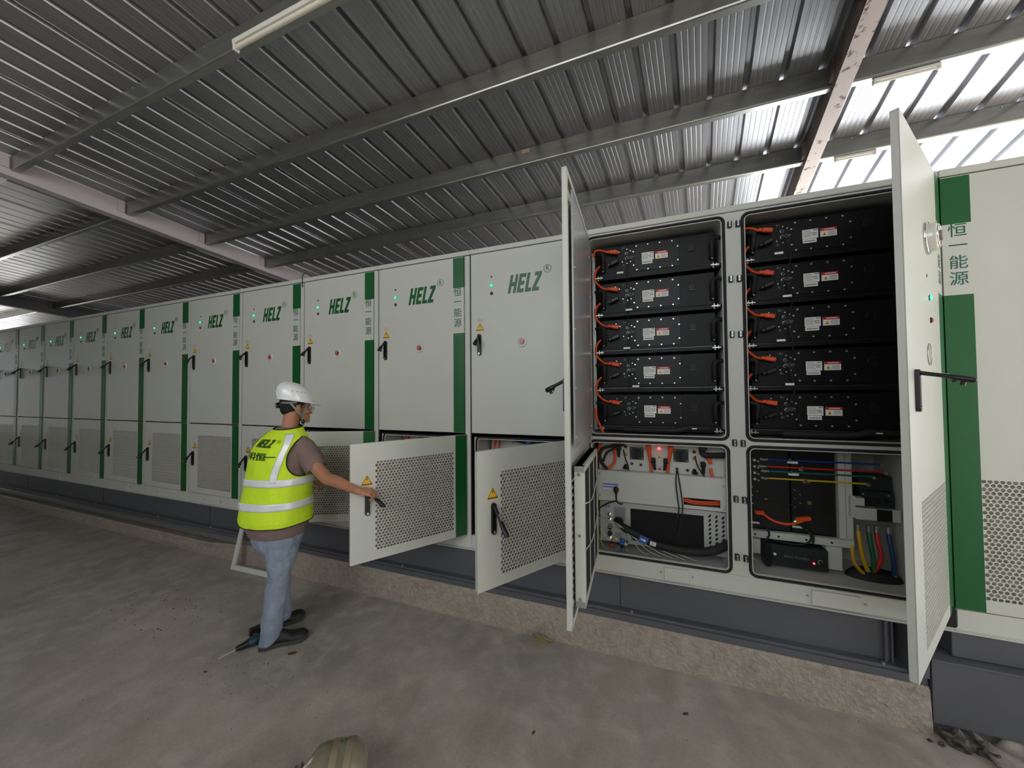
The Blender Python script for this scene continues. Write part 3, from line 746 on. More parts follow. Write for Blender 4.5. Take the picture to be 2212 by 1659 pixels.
for cx, w in ((1.1, 'left'), (2.1, 'right')):
    g = G(); g.tube(smooth_path([(cx + .16, .1, -.285), (cx + .5, .085, -.285), (cx + .6, .08, -.262), (cx + .73, .09, -.268), (cx + .8, .16, -.27)]), .02, RUB, 10)
    g.box(cx + .62, cx + .65, .056, .062, -.27, -.262, WHITE)
    tag(g.build('coolant_pipe'), 'black coolant pipe lying under the lowest pack of the %s bay' % w, 'pipe')

# vertical busbar cable duct left of each bay
for cx, w in ((1.04, 'left'), (2.062, 'right')):
    g = G(); g.box(cx - .012, cx + .012, .16, .2, -.3, 1.12, STEEL); g.build('rack_post', OC)

# ------------------------------------------------------------ lower left bay: control panel, shelf, cooling unit
CP = tag(empty('control_panel', (1.06, .17, -.62)), 'light grey control panel with rotary switches, plugs and a lit red lamp', 'control panel')
g = G(); g.box(0, .87, 0, .2, 0, .225, INPAINT); g.build('panel_body', CP)
def rel(x, z): return (x - 1.06, z + .62)
for x, nm in ((1.345, 'a'), (1.654, 'b')):
    a, z = rel(x, -.478)
    def f():
        g = G(); g.cbox(-.05, .05, -.006, 0, -.047, .047, mat('switch_plate', '#2a2a2b', .4), .003); g.cyl((0, -.006, 0), (0, -.03, 0), .034, BLACK, 20); g.cbox(-.009, .009, -.045, -.02, -.034, .034, BLACK, .003)
        for q in (-.04, .04):
            for w in (-.037, .037): g.cyl((q, -.006, w), (q, -.008, w), .004, SCREW, 6)
        return g.build('rotary_switch')
    part(('rsw',), f, 'rotary_switch', CP, (a, 0, z))
def pilot(name, x, z, material, r=.012):
    a, z = rel(x, z)
    def f():
        g = G(); g.disc((0, 0, 0), r * 1.15, .004, STEEL, 16); g.ball((0, -.005, 0), r, .009, r, material, 12); return g.build(name)
    part(('pil', name, r), f, name, CP, (a, 0, z))
pilot('red_indicator', 1.505, -.432, LEDRON); pilot('amber_indicator', 1.265, -.489, AMBER); pilot('amber_indicator', 1.741, -.491, AMBER)
pilot('push_button', 1.265, -.43, mat('dull_red_button', '#5e2420', .3)); pilot('push_button', 1.741, -.445, mat('dull_red_button', '')); pilot('red_cap', 1.507, -.585, mat('orange_red_cap', '#d8563a', .4), .01)
a, z = rel(1.507, -.495); g = G(); g.prism(tri_outline(.028), -.001, 0, YEL, 'xz'); g.prism(tri_outline(.014), -.0015, -.0005, BLACK); g.build('warning_sticker', CP, (a, 0, z))
def vplug(x, zt, zb, material, name, dx=.0, w=.019):
    a, z = rel(x, zt); zb = zb - zt
    g = G(); g.cbox(-w, w, -.05, -.0, -.035, 0, material, .005)
    g.loft([[Vector((dx * t + w * .8 * (1 - .3 * t) * cos(2 * pi * k / 10), -.04 + .018 * (1 - .3 * t) * sin(2 * pi * k / 10), -.02 + (zb + .02) * t)) for k in range(10)] for t in (0, .5, 1)], material)
    return g.build(name, CP, (a, 0, z))
for x, dx in ((1.185, .0), (1.43, .012), (1.585, -.018), (1.828, .014)): vplug(x, -.41 if x < 1.8 else -.455, -.52, ORANGE, 'orange_plug', dx)
for x, dx, zt in ((1.215, 0, -.42), (1.462, .012, -.5), (1.55, -.012, -.5), (1.795, 0, -.51)): vplug(x, zt, zt - .085, BLACK, 'black_plug', dx, .017)
for x, z in ((1.31, -.555), (1.375, -.56), (1.625, -.575), (1.695, -.58)):
    a, z = rel(x, z); g = G(); g.cyl((a, 0, z), (a, -.012, z), .012, STEEL, 12); g.cyl((a, -.01, z), (a, -.02, z), .009, BLACK, 12); g.build('socket', CP)
for x, z in ((1.262, -.575), (1.74, -.58)):
    a, z = rel(x, z); g = G(); g.tube([(a, 0, z), (a, -.03, z), (a, -.045, z - .015)], .013, BLACK, 10); g.cyl((a - .02, -.035, z - .01), (a + .02, -.035, z - .014), .009, BLACK, 10); g.build('angled_plug', CP)
def cable(name, pts, r, material, label, group=None, k=6):
    g = G(); g.tube(smooth_path(pts, k), r, material, 8); return tag(g.build(name), label, 'cable', group)
cable('power_cable', [(1.185, .14, -.5), (1.18, .13, -.55), (1.14, .12, -.59), (1.10, .12, -.58), (1.07, .12, -.52), (1.07, .12, -.44), (1.09, .13, -.395)], .011, ORANGE, 'orange cable looping down and up at the left end of the control panel')
cable('power_cable', [(1.442, .14, -.52), (1.446, .14, -.58), (1.45, .13, -.625)], .0095, ORANGE, 'orange cable below the plug left of the lit red lamp')
cable('power_cable', [(1.567, .14, -.52), (1.562, .14, -.58), (1.558, .13, -.625)], .0095, ORANGE, 'orange cable below the plug right of the lit red lamp')
cable('power_cable', [(1.842, .14, -.55), (1.846, .13, -.59), (1.868, .13, -.635)], .01, ORANGE, 'orange cable at the right end of the control panel')
cable('sheathed_cable', [(1.235, .12, -.4), (1.16, .1, -.42), (1.1, .1, -.44), (1.075, .1, -.49), (1.09, .1, -.55), (1.13, .1, -.6)], .012, RUB, 'black sheathed cable bunched in the upper left corner of the control bay')
cable('sheathed_cable', [(1.26, .12, -.405), (1.2, .09, -.43), (1.13, .09, -.47), (1.1, .1, -.54)], .009, RUB, 'second black sheathed cable behind the left orange loop')
cable('thin_cable', [(1.25, .14, -.45), (1.26, .12, -.5), (1.28, .12, -.56), (1.285, .12, -.6)], .005, RUB, 'thin black cable hanging beside the left amber lamp')
cable('thin_cable', [(1.745, .14, -.47), (1.755, .12, -.53), (1.78, .12, -.58), (1.8, .12, -.61)], .005, RUB, 'thin black cable hanging beside the right amber lamp')
cable('thin_cable', [(1.622, .14, -.585), (1.612, .1, -.66), (1.622, .1, -.78), (1.628, .1, -.86), (1.61, .1, -.95), (1.575, .1, -1.06)], .0045, RUB, 'left of two long thin black cables hanging over the grey shelf panel', 'long thin black cables')
cable('thin_cable', [(1.628, .14, -.585), (1.635, .1, -.66), (1.65, .1, -.78), (1.652, .1, -.86), (1.64, .1, -.95), (1.62, .1, -1.06)], .0045, RUB, 'right of two long thin black cables hanging over the grey shelf panel', 'long thin black cables')
g = G(); g.tube(smooth_path([(1.785, .12, -.405), (1.79, .1, -.445), (1.82, .1, -.455), (1.93, .12, -.452)]), .02, RUB, 12); g.cbox(1.77, 1.815, .08, .13, -.42, -.395, BLACK); tag(g.build('coolant_pipe'), 'black elbow pipe in the upper right corner of the control bay', 'pipe')
SHF = tag(empty('shelf_panel', (1.057, .12, -.73)), 'plain light grey box panel with breakers and a cable slot', 'panel')
g = G(); x1 = .878
ringplate(g, 0, x1, -.12, .118, .605, .838, -.093, -.04, 0, .003, INPAINT); g.box(0, x1, 0, .3, .116, .12, INPAINT); g.box(0, x1, 0, .3, -.12, -.117, INPAINT); g.box(.61, .83, .1, .11, -.1, -.03, BLACK)
for x, z in ((.012, .09), (.012, -.08), (.86, .06), (.86, -.1)): g.cyl((x, 0, z), (x, -.003, z), .006, STEEL, 8)
g.build('panel_sheet', SHF)
g = G()
for k, (z, mm, r) in enumerate(((-.06, ORANGE, .009), (-.075, ORANGE, .009), (-.055, BLACK, .006), (-.068, WHITE, .004), (-.08, mat('red_wire', '#c3262a', .4), .004))): g.tube(smooth_path([(.6, .05, z), (.7, .03 + .01 * k, z - .012), (.85, .05, z - .004)]), r, mm, 6)
tag(g.build('slot_cables', SHF), 'orange and black cables behind the slot')
g = G(); g.cbox(.035, .16, -.012, 0, -.028, .028, mat('breaker_white', '#dfe3e8', .4), .002)
for k in range(4): g.box(.042 + k * .025, .062 + k * .025, -.014, -.011, -.018, .0, BLUE); g.box(.046 + k * .025, .058 + k * .025, -.02, -.012, -.016, -.008, WHITE)
g.box(.04, .155, -.0135, -.0115, .01, .02, BLUE); g.build('circuit_breakers', SHF)
g = G(); g.loft([[Vector((.138 + w * cos(2 * pi * k / 12), -.04 + .014 * sin(2 * pi * k / 12), z)) for k in range(12)] for z, w in ((.006, .012), (-.006, .02), (-.022, .02), (-.045, .009), (-.07, .006))], BLACK); g.cbox(.128, .148, -.03, -.01, -.012, .004, BLACK); tag(g.build('mains_plug'), 'black mains plug in the socket beside the blue breakers', 'plug').location = SHF.location
cable('thin_cable', [(1.195, .08, -.8), (1.198, .08, -.83), (1.215, .085, -.85), (1.24, .09, -.853)], .006, RUB, 'short black lead below the mains plug')
# cooling unit
CU = tag(empty('cooling_unit', (1.065, .15, -1.17)), 'silver cooling unit with black filter window and hose in the lower left bay', 'cooling unit')
SIL = mat('silver_paint', '#bdbfbb', .4, .3, .04, 5)
g = G(); x0, x1, z1 = .0, .868, .31
ringplate(g, x0, x1, 0, z1, .228, .728, .028, .272, 0, .004, SIL); g.box(x0, x1, .004, .4, z1 - .004, z1, SIL); g.box(x0, x1, .004, .4, 0, .004, SIL); g.box(x0, .004, .004, .4, 0, z1, SIL)
g.box(.2, .204, -.004, 0, 0, z1 - .01, SIL); g.box(.2, .80, -.012, 0, z1 - .006, z1 + .012, SIL)
for r in range(8):
    for c in range(3):
        xx = .766 + c * .042; zz = .275 - r * .031 - c * .002; g.M = Matrix.Translation((xx, 0, zz)) @ Matrix.Rotation(radians(32), 4, 'Y'); g.cbox(-.006, .006, -.0008, .001, -.0115, .0115, BLACK, .002)
g.M = Matrix.Identity(4); g.build('unit_case', CU)
g = G(); g.box(.22, .735, .02, .03, .02, .28, FILTB); tag(g.build('filter_window', CU), 'black filter window')
g = G(); g.box(.105, .19, -.002, 0, .165, .275, GSTONE)
for k in range(6): g.box(.112, .183, -.003, -.0015, .18 + k * .014, .184 + k * .014, mat('plate_print', '#6f7170', .5))
g.build('rating_plate', CU)
g = G(); g.box(.112, .16, -.002, 0, .03, .075, GSTONE); g.build('small_plate', CU)
g = G()
for k, o in enumerate(([(0, 0), (.012, 0), (.02, .018), (.012, .018)], [(.016, 0), (.024, 0), (.03, .014), (.04, .014), (.04, .02), (.014, .02)], [(.036, 0), (.05, 0), (.052, .006), (.04, .012)])): g.prism([(p[0] + .025, p[1] + .27) for p in o], -.001, .0001, BLUE)
for k in range(5): g.box(.03 + k * .009, .036 + k * .009, -.001, .0001, .26, .266, BLUE)
g.build('maker_mark', CU)
for x, z, r in ((.075, .21, .014), (.078, .17, .016), (.078, .03, .016)):
    g = G(); g.cyl((x, 0, z), (x, -.02, z), r, CHROME, 12); g.cyl((x, -.02, z), (x, -.035, z), r * .75, CHROME, 6); g.ring((x, -.012, z), r * 1.15, .003, CHROME, 18, 6); g.build('pipe_fitting', CU)
g = G(); g.cyl((.075, 0, .12), (.075, -.03, .12), .02, BLACK, 12); g.cyl((.075, -.01, .07), (.075, -.03, .07), .018, BLACK, 12); g.build('cable_gland', CU)
g = G(); g.tube(smooth_path([(1.205, .15, -1.005), (1.215, .11, -1.02), (1.25, .085, -1.03), (1.36, .07, -1.07), (1.46, .065, -1.11), (1.6, .065, -1.128), (1.75, .065, -1.125), (1.86, .08, -1.1), (1.945, .12, -1.06)], 8), .029, RUB, 16); g.ring((1.205, .14, -1.005), .03, .008, BLACK, 20, 6, 'y')
tag(g.build('coolant_hose'), 'thick black insulated hose sagging across the cooling unit, with a blue arrow tag', 'hose')
g = G(); g.M = Matrix.Translation((1.385, .036, -1.082)) @ Matrix.Rotation(radians(20), 4, 'Y')
g.box(-.03, .03, -.0005, .0005, -.026, .026, BLUE); g.prism([(-.02, -.004), (.004, -.004), (.004, -.011), (.021, 0), (.004, .011), (.004, .004), (-.02, .004)], -.0015, -.0004, WHITE)
g.build('x'); o = COL.objects[-1]; o.name = 'arrow_tag'; tag(o, 'blue tag with white arrow wrapped on the thick black hose', 'tag')
g = G(); g.M = Matrix.Translation((1.45, .034, -1.1)) @ Matrix.Rotation(radians(12), 4, 'Y'); g.box(-.02, .02, -.0005, .0005, -.014, .014, WHITE)
for k in range(3): g.box(-.012, .012, -.001, -.0004, -.008 + k * .007, -.005 + k * .007, GREYTXT)
tag(g.build('paper_tag'), 'small white tag on the thick black hose beside the blue arrow', 'tag')
g = G(); g.cbox(1.025, 1.06, .05, .13, -1.08, -.945, GSTONE, .003); g.box(1.022, 1.045, .048, .05, -1.045, -.995, WHITE); tag(g.build('terminal_box'), 'small grey terminal box with white label at the left wall of the lower bay', 'terminal box')
WW = mat('white_wire', '#c9c8c0', .5); YGR = mat('yellow_green_wire', '#9aa83a', .5)
for k in range(5): cable('white_wire', [(1.06, .09, -.975 - .012 * k), (1.12, .075, -.975 - .014 * k), (1.21 + .01 * k, .065, -1.0 - .012 * k), (1.28 + .025 * k, .055, -1.06 - .012 * k), (1.36 + .06 * k, .06, -1.17 + .004 * k), (1.42 + .08 * k, .08, -1.2)], .0022, WW, 'thin pale wire fanning out from the grey terminal box to the bay floor', 'pale wires from the terminal box')
cable('thin_cable', [(1.2, .12, -.84), (1.13, .1, -.86), (1.07, .09, -.9), (1.045, .09, -.94)], .006, RUB, 'black lead arching from the shelf panel to the terminal box')
cable('earth_wire', [(1.13, .14, -.82), (1.08, .11, -.87), (1.05, .1, -.94)], .004, YGR, 'upper yellow-green earth wire beside the terminal box')
cable('earth_wire', [(1.05, .09, -1.06), (1.065, .08, -1.12), (1.1, .08, -1.2)], .004, YGR, 'lower yellow-green earth wire under the terminal box')
cable('thin_cable', [(1.07, .1, -1.06), (1.1, .09, -1.1), (1.13, .1, -1.14)], .004, WW, 'short pale lead left of the red valve')
g = G(); g.ball((1.152, .1, -1.178), .016, .014, .014, mat('red_valve', '#b5202c', .3), 12); g.cyl((1.152, .12, -1.16), (1.152, .1, -1.178), .01, BLACK, 10); tag(g.build('red_valve'), 'small red valve knob at the foot of the cooling unit', 'valve')
g = G(); g.cbox(1.215, 1.25, .08, .12, -1.16, -1.12, BLUE, .006); g.cyl((1.232, .09, -1.16), (1.232, .09, -1.185), .013, BLACK, 12); g.cyl((1.262, .1, -1.135), (1.262, .06, -1.14), .014, CHROME, 12); tag(g.build('drain_valve'), 'blue and chrome drain valve at the foot of the cooling unit', 'valve')
g = G(); g.disc((1.19, .11, -1.13), .011, .004, YEL, 14); tag(g.build('yellow_tag'), 'small round yellow tag above the red valve', 'tag')
g = G()
for k in range(5): g.cbox(1.185 + k * .018, 1.199 + k * .018, .07, .1, -1.205, -1.18, BLUE if k == 2 else STEEL, .002)
tag(g.build('terminal_strip'), 'little metal terminal strip on the floor of the lower left bay', 'terminal strip')

# ------------------------------------------------------------ lower right bay: power section
DK = mat('black_module', '#161617', .45, 0, .1, 5); OLIVE = mat('brass_knob', '#857a4c', .4, .4)
for x0, x1, nm in ((2.12, 2.368, 'left'), (2.376, 2.626, 'right')):
    t = tag(empty('power_module', (x0, .35, -1.01)), 'black power module, %s of the pair behind the coloured rods' % nm, 'power module', 'black power modules'); w = x1 - x0
    g = G(); g.cbox(0, w, 0, .2, 0, .6, DK, .004); g.box(.06, w - .01, -.003, 0, .1, .5, mat('module_face', '#1e1e1f', .35)); g.build('module_case', t)
    for x, z in ((.1, .37), (.1, .22)):
        g = G(); g.cyl((x, 0, z), (x, -.015, z), .012, OLIVE, 14); g.ring((x, -.005, z), .014, .003, BLACK, 16, 5); g.build('terminal_knob', t)
    g = G()
    for q in range(5): g.cyl((.02 + (q % 2) * .03, 0, .3 - q * .03), (.02 + (q % 2) * .03, -.004, .3 - q * .03), .004, SCREW, 8)
    g.build('screws', t)
    g = G(); g.box(.0, .06, -.004, -.0, .035, .048, WHITE); g.build('paper_label', t)
    if nm == 'right': g = G(); g.ball((.02, -.003, .075), .008, .006, .008, LEDG2, 12); g.build('green_indicator', t)
g = G(); g.box(2.11, 2.7, .3, .34, -1.055, -1.01, INPAINT); g.box(2.11, 2.7, .3, .5, -1.058, -1.054, INPAINT)
for x in (2.14, 2.28, 2.44, 2.58): g.cyl((x, .3, -1.035), (x, .296, -1.035), .007, BLACK, 8)
tag(g.build('module_shelf'), 'light grey perforated rail under the black power modules', 'shelf rail')
g = G(); g.box(2.636, 2.71, .33, .5, -1.03, -.41, INPAINT); g.box(2.672, 2.674, .327, .331, -1.03, -.41, GSTONE); tag(g.build('side_panel'), 'vertical light grey panel right of the black power modules', 'panel')
g = G(); g.box(2.545, 2.63, .29, .45, -1.21, -1.06, INPAINT); tag(g.build('bracket_plate'), 'light grey bracket plate right of the black controller box', 'bracket')
g = G(); g.box(2.12, 2.17, .3, .34, -1.17, -1.07, INPAINT); tag(g.build('bracket_plate'), 'small light grey bracket left of the black controller box', 'bracket')
RODS = (('blue', '#1d3f9a', -.5, 2.235, 2.86, .42, .36), ('red', '#c02626', -.55, 2.225, 2.88, .3, .33), ('green', '#0f6b4d', -.584, 2.24, 2.82, .42, .36), ('yellow', '#d0b020', -.634, 2.24, 2.79, .3, .33))
for nm, c, z, a, b, y0, y1 in RODS:
    t = tag(empty('busbar', (a, .33, z)), 'long %s sleeved busbar crossing the lower right bay' % nm, 'busbar', 'coloured busbars in the lower right bay')
    g = G(); L = b - a; m = mat(nm + '_sleeve', c, .4); g.tube([(0, 0, 0), (L, 0, .004)], .0062, m, 8); g.build('sleeve', t)
    g = G(); g.box(-.05, 0, -.006, .006, -.006, .006, STEEL); g.cyl((-.03, -.02, 0), (-.03, .02, 0), .008, STEEL, 6); g.cyl((L, -.015, 0), (L, .02, 0), .01, STEEL, 8); g.build('end_terminal', t)
    g = G(); xx = .13 if nm in ('blue', 'green') else .21; g.cbox(xx - .012, xx + (.05 if nm in ('blue', 'green') else .012), .0, .04, -.022, .0, STEEL if nm in ('red', 'yellow') else WHITE, .003); g.cyl((xx, -.015, .0), (xx, -.005, .012), .009, STEEL, 6); g.build('clamp', t)
g = G()
for k in range(4):
    z = -.5 - .045 * k
    g.cbox(2.07 - .0, 2.115, .29, .33, z - .014, z + .014, STEEL, .004); g.cyl((2.14, .3, z), (2.14, .27, z), .01, SCREW, 6); g.cyl((2.165, .3, z - .01), (2.165, .28, z - .01), .006, SCREW, 6)
tag(g.build('terminal_block'), 'cluster of shiny terminals where the coloured busbars start', 'terminal block')
g = G(); g.tube(smooth_path([(2.19, .3, -.885), (2.25, .29, -.925), (2.33, .28, -.935), (2.4, .29, -.915), (2.45, .3, -.89)]), .0095, ORANGE, 8)
g.cbox(2.14, 2.2, .29, .32, -.895, -.865, ORANGE, .006)
g.M = Matrix.Translation((2.425, .3, -.895)) @ Matrix.Rotation(radians(-14), 4, 'Y'); g.cbox(-.045, .045, -.018, .018, -.014, .014, ORANGE, .007)
tag(g.build('jumper_cable'), 'orange jumper cable sagging between the two black power modules', 'cable')
BM = tag(empty('controller_box', (2.2, .26, -1.235)), 'black controller box with grey lettering and a small red light', 'controller')
g = G(); g.cbox(.02, .345, 0, .14, .01, .155, mat('controller_face', '#232629', .45), .005); g.box(-.01, .02, -.005, .1, 0, .16, BLACK); g.build('box_case', BM)
g = G(); add_text(g, 'BMC-Combo', .026, .17, -.0005, .083, GREYTXT); g.build('face_lettering', BM)
g = G(); g.ball((.265, -.002, .06), .006, .005, .006, LEDRON, 10); g.build('red_indicator', BM)
g = G(); g.disc((.045, 0, .09), .009, .003, WHITE, 14); g.ring((.3, -.003, .075), .012, .003, GSTONE, 16, 5); g.cyl((.3, 0, .075), (.3, -.02, .075), .008, BLACK, 10); g.build('knobs', BM)
# three-pole breaker with drop leads
BR = tag(empty('circuit_breaker', (2.73, .34, -.78)), 'dark three-pole breaker behind the ends of the coloured busbars', 'breaker')
g = G(); g.cbox(.03, .2, 0, .15, .0, .1, mat('breaker_body', '#23282b', .45), .004); g.cbox(.03, .2, .02, .15, .1, .2, mat('breaker_body', ''), .004)
for k in range(3): g.box(.05 + k * .05, .08 + k * .05, -.004, .001, .02, .06, BLACK)
for x in (.04, .17): g.cyl((x, 0, .08), (x, -.004, .08), .005, SCREW, 8)
g.build('breaker_case', BR)
g = G(); g.box(-.02, .21, -.04, -.035, -.08, -.003, INPAINT); g.box(-.045, -.02, -.045, .1, -.07, .07, INPAINT); g.box(-.02, .03, -.04, .02, .01, .06, INPAINT); g.box(.09, .165, -.046, -.034, -.08, -.005, BLACK); g.build('mounting_bracket', BR)
for nm, c, x, xe in (('yellow', '#d0a31c', 2.735, 2.77), ('green', '#1c6a3a', 2.79, 2.8), ('red', '#c3282a', 2.83, 2.8), ('blue', '#1c3f73', 2.89, 2.9)):
    g = G(); m = mat(nm + '_lead', c, .45); g.tube(smooth_path([(x, .33, -.94), (x - .003, .31, -1.0), (x + .005, .3, -1.1), (xe, .31, -1.2)]), .0125, m, 10); g.cyl((x, .33, -.9), (x, .33, -.955), .014, STEEL, 10)
    g.tube([(xe, .31, -1.19), (xe + .01, .315, -1.235)], .013, GSTONE, 8)
    tag(g.build('drop_lead'), 'thick %s lead dropping from the breaker to the bay floor' % nm, 'cable', 'thick coloured leads under the breaker')
cable('drop_lead', [(2.69, .3, -1.04), (2.685, .29, -1.09), (2.7, .29, -1.16), (2.75, .3, -1.22)], .011, mat('yellow_lead', ''), 'second yellow lead, left of the others under the breaker')
g = G(); g.loft([[Vector((2.81 + a * cos(2 * pi * k / 20), .34 + a * .5 * sin(2 * pi * k / 20), z)) for k in range(20)] for z, a in ((-1.2495, .15), (-1.225, .14), (-1.2, .11))], RUB); tag(g.build('cable_boot'), 'black rubber boot where the thick leads enter the bay floor', 'cable boot')
for k, pts in enumerate(([(2.15, .31, -.92), (2.2, .29, -.97), (2.22, .28, -1.02), (2.19, .28, -1.08)], [(2.42, .32, -.95), (2.46, .29, -.99), (2.45, .28, -1.04), (2.38, .28, -1.07), (2.25, .28, -1.06)], [(2.44, .32, -.96), (2.475, .29, -1.0), (2.47, .28, -1.05)])):
    cable('harness_wire', pts, .006, RUB, ['black harness wire left of the black controller box', 'black harness wire looping under the right power module', 'short black harness wire right of the looping one'][k])
cable('harness_wire', [(2.14, .3, -.79), (2.25, .3, -.79), (2.38, .3, -.81), (2.42, .3, -.815)], .005, RUB, 'thin black wire crossing both power modules at mid height')
cable('yellow_wire', [(2.08, .2, -1.12), (2.1, .2, -1.17), (2.13, .2, -1.19)], .003, YEL, 'thin yellow wire in the left corner of the lower right bay')
g = G(); g.box(2.035, 2.05, .02, .03, -.86, -.78, WHITE); tag(g.build('paper_label'), 'small white label hanging at the left edge of the lower right bay', 'label')
g = G(); g.cbox(2.93, 2.985, -.06, -.004, -1.3, -1.19, BLACK, .01); tag(g.build('corner_block'), 'black rubber block at the foot of the right door hinge', 'block')

# ------------------------------------------------------------ things on the floor
g = G(); LF = mat('dry_yellow_leaf', '#8f8355', .7, 0, .25, 25)
n = 18; lf = [(.078 * cos(2 * pi * k / n) * (1.12 if k == 0 else 1), .052 * sin(2 * pi * k / n)) for k in range(n)]
g.M = Matrix.Translation((.655, -.155, FLOOR + .05)) @ Matrix.Rotation(radians(-52), 4, 'X') @ Matrix.Rotation(radians(8), 4, 'Y')
vs = [(0, 0, .008)] + [(a, b, .012 * (abs(a) / .078) ** 2) for a, b in lf] + [(a, b, .012 * (abs(a) / .078) ** 2 - .004) for a, b in lf] + [(0, 0, .004)]
g.add(vs, [(0, k + 1, (k + 1) % n + 1) for k in range(n)] + [(k + 1, n + k + 1, n + (k + 1) % n + 1, (k + 1) % n + 1) for k in range(n)] + [(2 * n + 1, n + (k + 1) % n + 1, n + k + 1) for k in range(n)], LF)
tag(g.build('dry_leaf'), 'large dry yellowish leaf leaning on the kerb below the open left door', 'leaf')
BRL = mat('brown_leaf', '#4f3c2e', .8, 0, .2, 30)
def small_leaf(x, y, s, a, label):
    g = G(); g.M = Matrix.Translation((x, y, FLOOR)) @ Matrix.Rotation(a, 4, 'Z') @ Matrix.Diagonal((s, s * .5, s, 1))
    o = [(cos(2 * pi * k / 10), sin(2 * pi * k / 10)) for k in range(10)]
    g.add([(0, 0, .22)] + [(p[0], p[1], .03 + .16 * abs(p[0])) for p in o] + [(p[0], p[1], 0) for p in o], [(0, k + 1, (k + 1) % 10 + 1) for k in range(10)] + [(k + 1, k + 11, (k + 1) % 10 + 11, (k + 1) % 10 + 1) for k in range(10)], BRL)
    return tag(g.build('fallen_leaf'), label, 'leaf', 'small brown leaves on the floor')
for x, y, s, a, l in LEAVES: small_leaf(x, y, s, a, l)
# scattered specks of grit
g = G(); rnd = random.Random(5)
for k in range(420):
    if k < 90: x = -2.6 + rnd.gauss(0, .35); y = -.85 + rnd.gauss(0, .17)
    elif k < 150: x = -1.1 + rnd.gauss(0, .25); y = -1.1 + rnd.gauss(0, .15)
    elif k < 250: x = rnd.uniform(-6, 2.8); y = -.11 + rnd.gauss(0, .02)
    else: x = rnd.uniform(-5, 2.6); y = rnd.uniform(-2.2, -.3)
    s = rnd.uniform(.003, .013) if k < 90 else rnd.uniform(.002, .0085) * (1 if k < 150 else .7); a = rnd.uniform(0, pi)
    g.M = Matrix.Translation((x, y, FLOOR)) @ Matrix.Rotation(a, 4, 'Z') @ Matrix.Diagonal((s, s * rnd.uniform(.3, .8), s * .35, 1))
    q = [(cos(2 * pi * j / 6) * rnd.uniform(.5, 1.1), sin(2 * pi * j / 6) * rnd.uniform(.5, 1.1), 0) for j in range(6)]; g.add(q + [(0, 0, 1)], [(j, (j + 1) % 6, 6) for j in range(6)], BRL if k % 3 else mat('dark_grit', '#2b2723', .9))
tag(g.build('floor_grit'), 'dark grit and crumbs scattered over the concrete floor', 'grit', kind='stuff')
# rubble and sheeting under the right skirt
ROCK = concrete('rubble', '#5e564c', '#3d382f', '#77706a', 1., 6)
def rock(x, y, sx, sy, sz, seed, label, m=ROCK):
    bm = bmesh.new(); bmesh.ops.create_icosphere(bm, subdivisions=3, radius=1)
    for v in bm.verts:
        d = v.co.normalized(); q = .75 + .5 * noise.noise(d * 1.7 + Vector((seed, 0, 0))); v.co = Vector((d.x * sx * q, d.y * sy * q, max(-.0, (d.z + .25)) * sz * q))
    g = G(); g.M = Matrix.Translation((x, y, FLOOR - .001)); bm.verts.index_update()
    g.add([v.co.copy() for v in bm.verts], [[v.index for v in f.verts] for f in bm.faces], m); bm.free()
    return tag(g.build('rubble_stone'), label, 'stone')
rock(2.95, -.09, .1, .07, .06, 1, 'dark rubble lump wedged under the corner of the grey skirt')
rock(3.05, -.11, .07, .06, .045, 4, 'second dark rubble lump, right of the first under the grey skirt')
rock(2.86, -.13, .02, .015, .02, 6, 'small pale pebble at the end of the kerb'); rock(2.82, -.12, .015, .012, .012, 9, 'tiny pebble beside the kerb end')
g = G(); TARP = mat('dirty_white_sheeting', '#8d877d', .6, 0, .2, 14, .4, 30); nx, ny = 26, 10; vs = []
for i in range(nx):
    for j in range(ny):
        x = 3.02 + .55 * i / (nx - 1); y = -.2 + .16 * j / (ny - 1) - .03 * sin(i * .5)
        vs.append((x, y, FLOOR + .004 + .045 * (j / (ny - 1)) * (.6 + .4 * sin(i * .9 + j)) + .012 * noise.noise(Vector((x * 14, y * 20, 0))) + .012))
g.add(vs, [(i * ny + j, (i + 1) * ny + j, (i + 1) * ny + j + 1, i * ny + j + 1) for i in range(nx - 1) for j in range(ny - 1)], TARP, True)
o = g.build('plastic_sheeting'); sm = o.modifiers.new('s', 'SOLIDIFY'); sm.thickness = .003; tag(o, 'crumpled dirty white sheeting poking out under the grey skirt at right', 'sheeting')

# loose filter frame leaning on the kerb behind the worker
t = tag(empty('filter_frame', (-2.82, -.2, FLOOR), rotz=0), 'loose light grey filter frame standing on the floor against the kerb behind the worker', 'frame')
t.rotation_euler = (radians(-13), 0, radians(2))
for nm, b in (('bottom_bar', (0, .66, -.012, .012, 0, .05)), ('top_bar', (0, .66, -.012, .012, .60, .65)), ('side_bar', (0, .05, -.012, .012, .05, .60)), ('side_bar', (.61, .66, -.012, .012, .05, .60))):
    g = G(); g.cbox(*b, PAINT, .003); g.build(nm, t)

